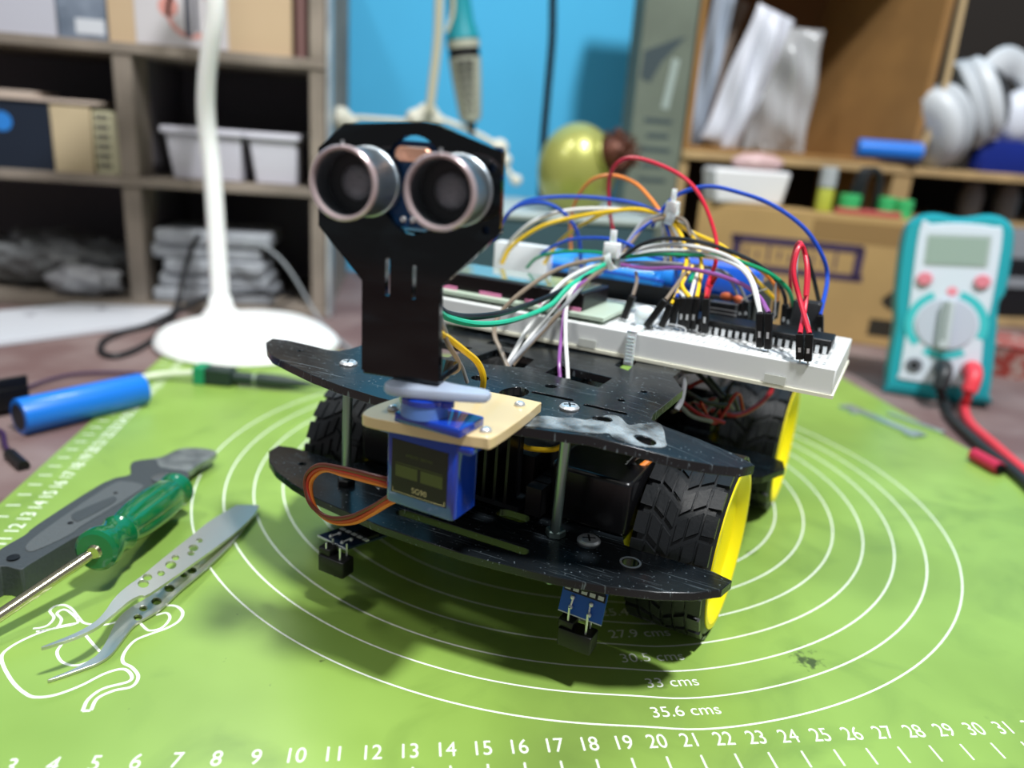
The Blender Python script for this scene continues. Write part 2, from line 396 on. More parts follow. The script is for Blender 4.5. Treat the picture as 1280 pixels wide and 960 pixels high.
# outline of a deck, right half from the front middle round to the back middle
HALF = [(0.0, -3.0), (1.5, -2.97), (3.0, -2.8), (4.5, -2.6), (6.0, -2.2), (7.2, -1.75), (8.1, -1.2), (8.75, -0.55), (8.9, 0.1), (8.3, 0.3), (7.2, 0.3), (6.0, 0.27), (5.45, 0.35), (5.2, 0.9),
        (5.15, 6.0), (5.2, 7.3), (5.6, 7.8), (7.2, 7.9), (8.2, 8.6), (8.8, 10.0), (8.6, 10.8), (7.4, 11.2), (5.6, 11.3), (5.2, 11.9), (5.15, 18.6), (4.6, 19.2), (0, 19.3)]
def lower():
    o = mirror(HALF)[:-1]; o = [p for i, p in enumerate(o) if i == 0 or (abs(p[0]-o[i-1][0])+abs(p[1]-o[i-1][1])) > 1e-4]
    holes = [rrect(-1.75, -2.02, 3.15, -1.6, 0.2, 4), circ(6.0, -0.62, 0.27), circ(-6.0, -0.62, 0.2), rrect(1.0, -0.2, 2.2, 0.4, 0.28, 4), circ(-6.9, -0.7, 0.14), circ(2.2, 2, .3), circ(-2.2, 2, .3)]
    plate('lower_deck', o, holes, 0.28, M_acr, lambda x, y, t: (x, y, 3.75+t+0.014*x), ROB, bev=0.025)
lower()
def zu(x):           # top of the upper deck; its right wing is snapped, glued and droops
    z = 8.48+0.0236*x
    if x > 5.0: z -= 0.155*(x-5.0)+0.012*(x-5)**2
    return z
HALFU = [(0.0, -3.35), (1.5, -3.3), (3.0, -3.1), (4.5, -2.75), (5.0, -2.62), (6.0, -2.25), (7.2, -1.8), (8.0, -1.25), (8.7, -0.6), (8.95, 0.0), (8.3, 0.15), (7.2, 0.1), (6.3, 0.0), (5.85, 0.1), (5.75, 0.6),
        (5.8, 3.6), (5.15, 4.6), (5.15, 6.2), (5.6, 6.9), (5.6, 18), (4.6, 19.2), (0, 19.3)]
def upper():
    L = [(-x, y) for x, y in reversed(HALFU) if not (4.9 < x < 5.05 and y < 0)]
    o = HALFU + L[1:-1]
    holes = [[(-1.62, 2.35), (-0.9, 1.9), (0.5, 2.28), (0.3, 3.55), (-1.5, 3.95)][::-1], [(1.35, 2.2), (3.5, 1.75), (3.5, 3.05), (1.32, 3.4)], [(2.95, 4.65), (3.6, 4.3), (3.45, 5.95), (2.9, 5.8)],
             rrect(1.95, -0.12, 3.4, 0.08, 0.1, 3), rrect(3.8, -0.3, 5.2, -0.1, 0.1, 3), circ(4.76, -1.13, 0.3, 18, 0.22), circ(2.55, -1.05, 0.28, 18, 0.2), circ(3.25, -2.3, 0.13), circ(1.55, -0.42, 0.42, 22, 0.62),
             circ(6.25, -1.5, 0.3, 18, 0.25), circ(-6.9, -0.7, 0.12), circ(-0.1, 0.3, 0.3, 18), circ(-2.5, 0.6, .35), rrect(-4.4, 1.8, -2.3, 3.6, 0.1, 2), rrect(-2.3, 4.5, -0.9, 5.2, 0.1, 2), circ(2.2, 0.9, .2), circ(4.6, 0.9, .12), circ(4.9, 2.2, .12)]
    plate('upper_deck', o, holes, 0.28, M_acr, lambda x, y, t: (x, y, zu(x)-0.28+t), ROB, bev=0.025, grid=0.7)
    # dried glue over the crack
    mg = mat('dried_glue', 'c3ced2', 0.10, noise=0.85, nscale=160, alpha=0.42, bump=1.0, bscale=260)
    up = [(2.3, -2.5), (2.9, -2.15), (3.3, -1.9), (3.7, -1.75), (4.2, -1.55), (4.5, -1.35), (4.75, -0.75), (5.1, -0.6), (5.5, -0.9), (5.75, -0.45), (6.1, 0.0), (6.35, -0.3), (6.6, -0.9), (6.75, -1.4), (6.3, -1.95), (5.6, -2.2), (5.3, -2.0), (5.0, -2.35), (4.4, -2.6), (3.8, -2.75), (3.1, -2.9)]
    plate('glue_smear', smooth2(up, 4), [circ(4.76, -1.13, 0.33, 14, 0.25), circ(6.2, -1.5, 0.33, 14, 0.28)], 0.03, mg, lambda x, y, t: (x, y, zu(x)+0.004+t*(0.6+0.8*math.sin(7*x+3*y)*math.sin(5*y))), ROB, bev=0, label='whitish dried glue over the cracked right wing', grid=0.12, angle=80)
upper()
# --- wheels
M_tyre = mat('tyre_rubber', '17191b', 0.38, spec=0.5, bump=0.15, bscale=700)
M_rim = mat('yellow_rim', 'f0dc0c', 0.35)
def build_wheel():
    R = 3.1; W = 1.3
    tb = B()
    tb.lathe([(2.62, -W), (2.85, -W-0.02), (3.0, -W+0.08), (R-0.01, -W+0.2), (R, -0.6), (R+0.01, 0), (R, 0.6), (R-0.01, W-0.2), (3.0, W-0.08), (2.85, W+0.02), (2.62, W), (2.5, W-0.12), (2.5, -W+0.12)], (0, 0, 0), (1, 0, 0), 72, caps=False)
    def blk(poly, r0, r1):      # poly in (w, arc length)
        n = len(poly); vs = []
        cw = sum(p[0] for p in poly)/n; ca = sum(p[1] for p in poly)/n
        for r, k in ((r0, 1.0), (r1, 0.93)):
            for w_, a in poly:
                ww = cw+(w_-cw)*k; al = (ca+(a-ca)*k)/R; vs.append((ww, r*math.cos(al), r*math.sin(al)))
        tb.add(vs, [tuple(reversed(range(n))), tuple(range(n, 2*n))]+[(i, (i+1) % n, n+(i+1) % n, n+i) for i in range(n)], False)
    N = 22; st = 2*PI*R/N
    for i in range(N):
        a = i*st
        for s in (1, -1):
            o = 0 if s > 0 else st*0.5
            blk([(s*1.26, a+o+0.06), (s*1.26, a+o+0.74), (s*0.84, a+o+0.76), (s*0.84, a+o+0.04)], R-0.02, R+0.10)
            blk([(s*0.76, a+o+0.03), (s*0.76, a+o+0.70), (s*0.40, a+o+0.95), (s*0.40, a+o+0.28)], R-0.02, R+0.10)
            blk([(s*0.34, a+o+0.32), (s*0.34, a+o+0.95), (s*0.05, a+o+1.20), (s*0.05, a+o+0.56)], R-0.02, R+0.10)
    rb = B()
    rb.lathe([(2.3, -W+0.2), (2.5, -W+0.15), (2.5, -0.6), (2.5, 0.6), (2.6, W-0.1), (2.79, W+0.0), (2.79, W+0.06), (2.62, W+0.06), (2.42, W-0.08), (2.3, W-0.3), (1.6, W-0.5), (0.66, W-0.42), (0.62, W-0.36)], (0, 0, 0), (1, 0, 0), 64, caps=False)
    sb = B()
    for k in range(5):
        a = 2*PI*k/5; q = Matrix.Rotation(a, 4, 'X')
        sb.box((0.35, 0.75), (-0.28, 0.28), (0.4, 2.36), q); sb.box((0.35, 0.55), (-0.9, 0.9), (1.9, 2.3), q)
    hb = B(); hb.lathe([(0.25, -1.0), (0.62, -1.0), (0.66, 0.8), (0.5, 0.95), (0.2, 0.95)], (0, 0, 0), (1, 0, 0), 28)
    return tb, rb, sb, hb
WB = build_wheel(); wm = []
def wheel(u, v, flip, spin):
    e = bpy.data.objects.new('wheel', None); COL.objects.link(e); e.parent = ROB; e.location = Vector((u, v, 3.25))*S; e.rotation_euler = (spin, 0, PI if flip else 0)
    e.empty_display_size = 0.01
    if not wm:
        wm.extend([obj('tyre', WB[0], M_tyre, e, angle=28), obj('rim', WB[1], M_rim, e), obj('spokes', WB[2], M_rim, e, bevel=0.04), obj('hub', WB[3], M_rim, e)])
    else:
        for o in wm: c = o.copy(); COL.objects.link(c); c.parent = e
for u, v, fl, sp in ((6.78, 3.75, False, 0.1), (6.78, 15.45, False, 0.5), (-6.78, 3.75, True, 0.3), (-6.78, 15.45, True, 0.9)): wheel(u, v, fl, sp)
# --- motors
M_motor = mat('motor_black', '0e0e10', 0.25)
for s in (1, -1):
    for v in (2.6, 14.3):
        b = B(); b.rbox((min(s*2.9, s*5.1), max(s*2.9, s*5.1)), (v-0.5, v+4.6), (2.0, 3.72), 0.2, M=None)
        b.cyl((s*5.1, v+1.15, 3.0), (s*5.9, v+1.15, 3.0), 0.27)
        obj('gear_motor', b, M_rim, ROB, label='yellow geared motor beside the wheel')
        b = B(); b.rbox((min(s*2.5, s*5.35), max(s*2.5, s*5.35)), (v-1.9, v+3.2), (4.08, 6.0), 0.25)
        b.rbox((min(s*3.3, s*5.0), max(s*3.3, s*5.0)), (v-1.4, v-0.2), (4.08, 5.2), 0.15)
        obj('motor_cover', b, M_motor, ROB, bevel=0.06)
# --- standoffs, nuts and screws
def hexn(b, c, r, h):
    b.prism([(c[0]+r*math.cos(PI/3*k+0.3), c[1]+r*math.sin(PI/3*k+0.3)) for k in range(6)], c[2], c[2]+h, ch=0.04)
def screw(u, v, z, r=0.3, h=0.13, name='screw', tx=0.0):
    b = B(); b.lathe([(r*0.98, 0), (r, h*0.4), (r*0.82, h*0.85), (r*0.3, h)], (u, v, z), (tx, 0, 1), 24)
    o = obj(name, b, M_solder, ROB)
    d = B(); d.box((-r*0.55, r*0.55), (-0.03, 0.03), (0, 0.012), Matrix.Translation((u, v, z+h*0.93)) @ Matrix.Rotation(0.5, 4, 'Z'))
    d.box((-0.03, 0.03), (-r*0.55, r*0.55), (0, 0.012), Matrix.Translation((u, v, z+h*0.93)) @ Matrix.Rotation(0.5, 4, 'Z'))
    obj('cross_slot', d, M_black, o)
for (u0, v0), (u1, v1), right in (((3.37, -0.35), (3.6, -0.8), True), ((-4.45, -1.15), (-4.47, -1.05), False), ((4.2, 18.2), (4.2, 18.2), True), ((-4.2, 18.2), (-4.2, 18.2), False)):
    b = B(); b.cyl((u0-0.05, v0+0.03, 2.35 if right else 3.2), (u1, v1, zu(u1)-0.05), 0.165, n=24)
    o = obj('standoff_rod', b, M_zinc, ROB)
    b = B(); hexn(b, (u0, v0, 4.02+0.014*u0), 0.33, 0.26)
    obj('hex_nut', b, M_zinc if right else M_black, o)
    screw(u1, v1, zu(u1), 0.3)
b = B(); b.lathe([(0.27, 0), (0.33, 0), (0.33, 0.02), (0.27, 0.02)], (6.0, -0.62, 4.115), (0, 0, 1), 24, caps=False); obj('hole_rim', b, M_solder, ROB)
screw(4.42, -0.1, 4.08, 0.38, 0.14); screw(-3.45, -0.35, 4.0, 0.3, 0.12)
# --- servo mount, servo and horn
def servo_mount():
    mw = mat('cream_acrylic', 'dcc492', 0.3, coat=0.3); me_ = mat('acrylic_edge', 'd9b56a', 0.15, trans=0.5)
    o = smooth2([(0.0, -5.75), (-0.3, -5.45), (-0.35, -4.6), (0.0, -2.4), (0.3, -2.05), (2.8, -1.75), (3.15, -2.1), (3.35, -4.8), (3.1, -5.15), (2.2, -5.38), (1.0, -5.6)], 4)
    hole = rrect(0.42, -5.15, 2.62, -4.2, 0.08, 2)
    p = plate('servo_mount', o, [], 0.30, mw, lambda x, y, t: (x, y, 8.60+t), ROB, bev=0.03, label='cream acrylic mounting plate')
    for u, v in ((0.22, -4.9), (3.0, -4.75), (2.75, -2.4)):
        b = B(); b.sphere((u, v, 8.93), 0.16, 16, (1, 1, 0.7)); obj('screw', b, M_solder, p)
servo_mount()
M_servo = mat('servo_blue', '1238c8', 0.12, trans=0.45, ior=1.4, coat=0.4)
M_servo2 = mat('servo_blue_deep', '143fb4', 0.12, coat=0.6, trans=0.25)
def servo():
    b = B(); b.rbox((0.35, 2.55), (-5.35, -4.2), (6.45, 8.6), 0.12)
    e = obj('servo', b, M_servo2, ROB, label='translucent blue hobby servo with black label')
    b = B(); b.rbox((-0.05, 2.95), (-5.3, -4.25), (8.38, 8.58), 0.1); obj('mounting_ear', b, M_servo2, e)
    b = B(); b.rbox((0.75, 2.75), (-5.6, -4.4), (8.9, 9.15), 0.06); obj('gearbox_top', b, M_servo2, e, bevel=0.03)
    b = B(); b.lathe([(0.62, 0), (0.62, 0.42), (0.56, 0.46), (0.2, 0.48)], (1.38, -5.15, 9.14), (0, 0, 1), 36)
    obj('output_boss', b, mat('servo_ice', '6f9be8', 0.2, trans=0.35), e)
    b = B(); b.lathe([(0.64, 0), (0.65, 0.14), (0.6, 0.17), (0.3, 0.2)], (1.38, -5.15, 9.5), (0, 0, 1), 36); b.lathe([(0.2, 0), (0.2, 0.14), (0.15, 0.17), (0.05, 0.2)], (2.02, -5.1, 9.46), (0, 0, 1), 16)
    obj('boss_collar', b, M_servo2, e)
    b = B(); b.box((0.55, 2.3), (-5.362, -5.345), (6.78, 8.32)); lb = obj('label_sticker', b, mat('servo_label', '0b0d08', 0.35), e, label='black sticker with olive bars')
    M_olive = mat('label_olive', '4a5424', 0.5); M_gold = mat('label_gold', 'c9c08a', 0.4)
    b = B(); b.box((0.68, 1.38), (-5.366, -5.36), (7.28, 7.62)); b.box((1.48, 2.16), (-5.366, -5.36), (7.28, 7.62)); b.box((0.68, 2.16), (-5.366, -5.36), (7.66, 7.68)); obj('label_bar', b, M_olive, e)
    b = B()
    for x, z, sx, sz in ((0.6, 6.82, 1, 1), (2.25, 6.82, -1, 1)):
        b.box((min(x, x+sx*0.015), max(x, x+sx*0.015)), (-5.366, -5.36), (z, z+0.12))
    b.box((0.6, 2.25), (-5.366, -5.36), (6.815, 6.828)); obj('label_frame_line', b, M_gold, e)
    text('label_lettering', 'SG90', 0.22, M_gold, lambda x, y, z: (x, -5.367, y), e, at=(1.45, 6.98))
    text('label_lettering', 'micro servo', 0.17, M_olive, lambda x, y, z: (x, -5.367, y), e, at=(1.42, 7.95))
    b = B(); b.prism(smooth2([(0.55, -5.75), (0.9, -5.95), (1.6, -5.7), (2.9, -5.05), (3.05, -4.75), (2.85, -4.55), (1.9, -4.7), (1.0, -4.65), (0.5, -5.2)], 4), 9.72, 9.95, ch=0.05)
    obj('servo_horn', b, mat('horn_white', 'c6d2e6', 0.3, trans=0.35), e, label='white plastic horn')
    # three core lead: out of the servo's left side, a loop over the deck edge and back under the case
    cols = (('6b2f1c', 'brown'), ('b8301c', 'red'), ('e07a2c', 'orange'))
    pts = [RV(490, 603, -4.7), RV(470, 598, -4.9), RV(430, 588, -4.6), RV(398, 584, -4.3), RV(382, 600, -4.2), RV(387, 630, -4.4), (RV(408, 648, -4.5)), RV(435, 649, -4.6), RV(465, 636, -4.7), RV(492, 620, -4.9), RV(520, 612, -4.2)]
    for k, (c, n_) in enumerate(cols):
        off = Vector((0.0, 0.02*k, -0.115*k+0.06)); q = [p+off*(1 if i < 4 else 1)+Vector((0.09*k, 0, 0.05*k))*(1 if 2 < i < 8 else 0) for i, p in enumerate(pts)]
        b = B(); b.tube(q, 0.07, 8); obj('servo_lead', b, mat('lead_'+n_, c, 0.4), e, label=n_+' core of the servo lead')
servo()
# --- ultrasonic sensor on its L-shaped panel
def panel():
    o = [(-0.27, 10.1), (-0.29, 12.42), (-1.48, 13.64), (-1.47, 15.48), (-0.79, 16.07), (1.22, 16.24), (1.52, 16.21), (3.13, 15.72), (3.2, 13.91), (1.78, 12.47), (1.85, 10.09)]
    UL, UR = -0.16, 2.15; cx, cz = 1.0, 14.8; hole = []
    for k in range(64):
        a = 2*PI*k/64; best = 0
        for i in range(400):
            r = i*0.008; x, z = cx+r*math.cos(a), cz+r*math.sin(a)
            if math.hypot(x-UL, z-14.8) < 0.84 or math.hypot(x-UR, z-14.8) < 0.84 or ((x-cx)/0.85)**2+((z-cz)/1.14)**2 < 1: best = r
        hole.append((cx+best*math.cos(a), cz+best*math.sin(a)))
    holes = [hole, rrect(0.34, 12.1, 0.47, 13.05, 0.06, 3), rrect(1.06, 12.1, 1.15, 12.95, 0.04, 3), circ(2.9, 15.35, 0.1), circ(2.85, 13.95, 0.1)]
    p = plate('sensor_panel', o, holes, 0.22, M_acr2, lambda x, y, t: (x, -5.45+t, y), ROB, bev=0.03, label='octagonal black acrylic sensor bracket')
    b = B(); b.prism([(-0.26, -5.4), (1.84, -5.4), (1.8, -3.8), (-0.22, -3.8)], 9.99, 10.2); obj('bracket_foot', b, M_acr2, p, bevel=0.03)
    b = B(); b.box((-1.1, 3.05), (-5.23, -5.07), (13.8, 15.8)); s = obj('ultrasonic_sensor', b, mat('pcb_navy', '144577', 0.3), ROB, label='blue ultrasonic board with two silver cans')
    mc = mat('can_metal', 'a9b2b8', 0.42, metal=1.0, bump=0.25, bscale=500); mr = mat('can_ring', 'd8c3c2', 0.28, metal=0.55)
    mm_ = mat('can_mesh', '8a8a8e', 0.5, metal=0.8, bump=1.0, bscale=1500)
    for u in (UL, UR):
        b = B(); b.lathe([(0.83, 0.3), (0.83, 0.52), (0.79, 0.56), (0.78, 1.5), (0.78, 1.62), (0.72, 1.62), (0.71, 1.0), (0.7, 0.8)], (u, -5.0, 14.8), (0, -1, 0), 56, caps=False)
        c = obj('transducer_can', b, mc, s)
        b = B(); b.lathe([(0.78, 1.58), (0.83, 1.62), (0.83, 1.72), (0.80, 1.76), (0.74, 1.75), (0.72, 1.68), (0.72, 1.5)], (u, -5.0, 14.8), (0, -1, 0), 56, caps=False); obj('rim_ring', b, mr, s)
        b = B(); b.lathe([(0.72, 1.05), (0.4, 1.05), (0.3, 1.0), (0.001, 1.0)], (u, -5.0, 14.8), (0, -1, 0), 40, caps=False); obj('mesh_screen', b, mat('can_dark', '17181a', 0.5), s)
        b = B(); b.sphere((u+0.05, -6.05, 14.8), 0.42, 24, (1, 0.4, 1)); obj('emitter_cone', b, mm_, s)
        b = B(); b.cyl((u, -6.72, 15.55), (u, -6.72, 15.72), 0.03); obj('seam_tab', b, M_solder, s)
    b = B(); b.rbox((0.5, 1.45), (15.32, 15.68), (5.23, 5.5), 0.18, 5, Matrix(((1, 0, 0, 0), (0, 0, -1, 0), (0, 1, 0, 0), (0, 0, 0, 1)))); obj('crystal', b, mat('crystal_reflection', 'f0b394', 0.25, metal=0.7), s, label='silver crystal oscillator')  # orange tint paints the warm reflection on the silver can
    for k in range(4):
        b = B(); b.sphere((0.68+0.24*k, -5.22, 13.98), 0.09, 12, (1, 0.6, 1)); b.cyl((0.68+0.24*k, -5.1, 13.98), (0.68+0.24*k, -4.2, 13.98), 0.03); b.cyl((0.68+0.24*k, -4.3, 14.0), (0.95+.26*k, -4.3, 13.2), 0.03); obj('solder_pin', b, M_solder, s)
    b = B()
    for k in range(7): b.box((0.8, 0.92), (-5.26, -5.23), (14.2+0.14*k, 14.27+0.14*k)); b.box((1.1, 1.24), (-5.26, -5.23), (14.25+0.14*k, 14.3+0.14*k))
    obj('small_component', b, M_solder, s)
    b = B(); b.box((0.5, 1.6), (-5.0, -4.2), (13.3, 13.7)); obj('plug_housing', b, M_black, s)
    Q = Matrix.Rotation(math.radians(12), 3, 'Z'); pv = Vector((0.8, -5.45, 0))*S
    for g in (p, s): g.rotation_euler = (0, 0, math.radians(12)); g.location = pv-Q @ pv
panel()
# --- breadboard
M_bb = mat('breadboard_white', 'e4e6e4', 0.38, spec=0.4)
def breadboard():
    u0, u1, v0, v1, z0, z1 = -6.35, 10.2, 5.7, 11.2, 8.62, 9.6
    b = B(); b.box((u0, u1), (v0, v1), (z0+0.08, z1)); o = obj('breadboard', b, M_bb, ROB, bevel=0.05, label='long white solderless breadboard')
    b = B(); b.box((u0+0.03, u1+0.05), (v0-0.06, v1+0.03), (z0-0.02, z0+0.1)); obj('adhesive_base', b, mat('adhesive', 'e6e3cf', 0.6), o)
    h = B(); T = z1+0.003
    def holes(v, gap=False):
        for i in range(63):
            if gap and i % 6 == 5: continue
            u = u0+0.35+i*0.254; h.add([(u-0.05, v-0.05, T), (u+0.05, v-0.05, T), (u+0.05, v+0.05, T), (u-0.05, v+0.05, T)], [(0, 1, 2, 3)])
    for k in range(5): holes(v0+1.2+0.254*k+0.1); holes(v0+3.0+0.254*k+0.1)
    for v in (v0+0.4, v0+0.65, v1-0.4, v1-0.65): holes(v, True)
    obj('contact_hole', h, mat('hole_dark', '6d6f6e', 0.7), o, kind='stuff')
    for u in (-4.4, 1.1, 8.0):
        b = B(); b.box((u, u+0.7), (v0-0.075, v0-0.045), (z0+0.12, z0+0.42)); obj('side_notch', b, mat('notch_grey', 'cfd1c8', 0.5), o)
    b = B(); b.box((u0+0.1, u1-0.1), (v0+0.96, v0+1.0), (z1, z1+0.004)); obj('rail_line', b, mat('rail_blue', '9aa7c4', 0.5), o)
    # long chip in the middle trench
    c = B(); c.box((4.6, 9.75), (7.62, 8.98), (9.72, 10.12)); ch = obj('microcontroller_chip', c, M_black, o, bevel=0.05, label='long black forty-pin chip')
    p = B()
    for k in range(20):
        u = 4.75+k*0.254
        for s, v in ((-1, 7.6), (1, 9.0)):
            p.box((u-0.065, u+0.065), (min(v, v+s*0.1), max(v, v+s*0.1)), (9.62, 9.92)); p.box((u-0.065, u+0.065), (min(v, v+s*0.1), max(v, v+s*0.1)), (9.88, 9.92))
    obj('chip_pins', p, M_solder, o)
    b = B(); b.box((4.95, 5.95), (9.4, 10.1), (9.9, 10.5)); cr = obj('crystal_block', b, mat('component_dark', '26282a', 0.35), o, bevel=0.04)
    b = B()
    for z in (9.95, 10.1, 10.25, 10.52): b.box((4.85, 6.05), (9.36, 9.39), (z, z+0.05))
    obj('metal_strip', b, M_solder, o)
    b = B(); b.sphere((5.5, 9.7, 10.75), 0.22, 16, (1.2, .7, .8)); b.sphere((5.95, 9.7, 10.7), 0.2, 16, (1, .7, .8)); obj('ceramic_capacitor', b, mat('ceramic_orange', 'c8643a', 0.5), o)
    b = B(); b.tube([(6.1, 9.6, 10.7), (6.6, 9.5, 11.1), (7.0, 9.5, 11.3)], 0.03, 6); b.tube([(4.9, 9.4, 9.6), (4.9, 9.35, 9.95), (7.3, 9.3, 9.98), (7.3, 9.3, 11.6)], 0.035, 6, sub=3); b.tube([(3.9, 7.0, 9.62), (4.0, 7.0, 9.85), (4.7, 6.9, 9.85), (4.8, 6.9, 9.62)], 0.03, 6); obj('bare_wire', b, M_solder, o)
    b = B(); b.lathe([(0.13, 0), (0.16, 0.08), (0.13, 0.2), (0.16, 0.5), (0.11, 0.62)], (0.4, 6.75, 9.72), (1, -0.2, 0), 16); obj('resistor', b, mat('resistor_tan', '9c8b76', 0.5), o)
    b = B(); b.rbox((8.0, 9.0), (9.6, 10.3), (9.62, 11.0), 0.1); obj('voltage_block', b, mat('component_dark', '26282a', 0.35), o)
breadboard()
# --- display
def lcd():
    T = Matrix.Translation((0, 0, 0)) 
    b = B(); b.box((-6.6, 1.9), (5.9, 9.5), (9.74, 9.9)); e = obj('display_module', b, mat('pcb_pale_green', 'b8c8b4', 0.4), ROB, bevel=0.02, label='two-line character display lying on the breadboard')
    b = B(); b.box((-6.2, 0.85), (6.3, 9.0), (9.9, 10.58)); obj('bezel', b, mat('bezel_black', '140d0f', 0.3, metal=0.3), e, bevel=0.06)
    b = B(); b.box((-5.9, 0.6), (6.6, 8.8), (10.58, 10.62)); obj('display_glass', b, mat('lcd_glass', '7f9a92', 0.08, coat=1.0), e)
    b = B()
    for u in (-5.8, -3.7, -1.6, -0.2): b.box((u, u+1.0), (6.22, 6.3), (9.9, 10.04))
    obj('bezel_tab', b, mat('pink_tab', 'd77fa8', 0.45), e)
    b = B()
    for k in range(16): b.cyl((-5.6+k*0.254, 9.3, 9.6), (-5.6+k*0.254, 9.3, 10.15), 0.035, n=6)
    obj('header_pins', b, M_solder, e)
    b = B(); b.box((-5.75, -1.6), (9.18, 9.42), (9.9, 10.2)); obj('header_strip', b, M_black, e)
lcd()
# --- battery box and cells
def battery_box():
    b = B(); b.box((-5.6, 6.2), (12.2, 16.6), (8.62, 8.85)); b.box((-5.6, 6.2), (12.2, 12.35), (8.85, 10.3)); b.box((-5.6, 6.2), (16.45, 16.6), (8.85, 10.3)); b.box((-5.6, -5.4), (12.2, 16.6), (8.85, 10.8)); b.box((6.0, 6.2), (12.2, 16.6), (8.85, 10.8)); b.box((-5.5, 6.1), (14.3, 14.45), (8.85, 10.0))
    e = obj('battery_holder', b, M_black, ROB, bevel=0.04, label='black open battery holder')
    mb = mat('battery_blue', '2d8fe0', 0.3, coat=0.3)
    for v, u in ((13.35, -4.9), (15.5, -1.2)):
        b = B(); b.lathe([(0.7, 0), (0.9, 0.05), (0.9, 6.45), (0.75, 6.5), (0.4, 6.5), (0.4, 6.6), (0.02, 6.6)], (u, v, 10.25), (1, 0, 0), 36); obj('battery_cell', b, mb, ROB, label='blue cylindrical battery cell')
    b = B(); b.rbox((2.4, 6.1), (12.5, 14.2), (10.2, 11.5), 0.3); obj('blue_module', b, mat('battery_blue2', '1f62d8', 0.3), ROB, label='blue wrapped cell at the right end')
    # potentiometer and small relay board near the display
    b = B(); b.lathe([(0.5, 0), (0.5, 0.5), (0.3, 0.55), (0.28, 0.9)], (-1.6, 11.6, 10.2), (0, 0, 1), 20); obj('knob', b, mat('knob_clear', 'c9cfd2', 0.2, trans=0.4), ROB)
    b = B(); b.rbox((-6.0, -3.2), (11.4, 12.1), (9.6, 11.4), 0.1); obj('white_connector', b, M_white, ROB)
battery_box()
# --- motor driver between the decks
def driver():
    b = B(); b.box((-2.2, 2.0), (-0.4, 3.6), (4.5, 4.66)); e = obj('motor_driver', b, mat('pcb_dark', '10161a', 0.3), ROB, label='motor driver board with finned heat sink')
    b = B(); b.box((-1.4, 1.6), (0.2, 0.5), (4.66, 7.2))
    for k in range(8): b.box((-1.4+k*0.41, -1.3+k*0.41), (-0.45, 0.2), (4.66, 7.2))
    obj('heat_sink', b, mat('heatsink_black', '111214', 0.3, metal=0.4), e)
    for k in range(4):
        b = B(); b.box((2.05, 2.6), (0.0+k*0.6, 0.5+k*0.6), (4.3, 5.3)); obj('screw_terminal', b, M_black, e)
    b = B(); b.box((-1.9, 1.9), (0.8, 3.2), (4.66, 6.0)); obj('terminal_block', b, M_black, e)
driver()
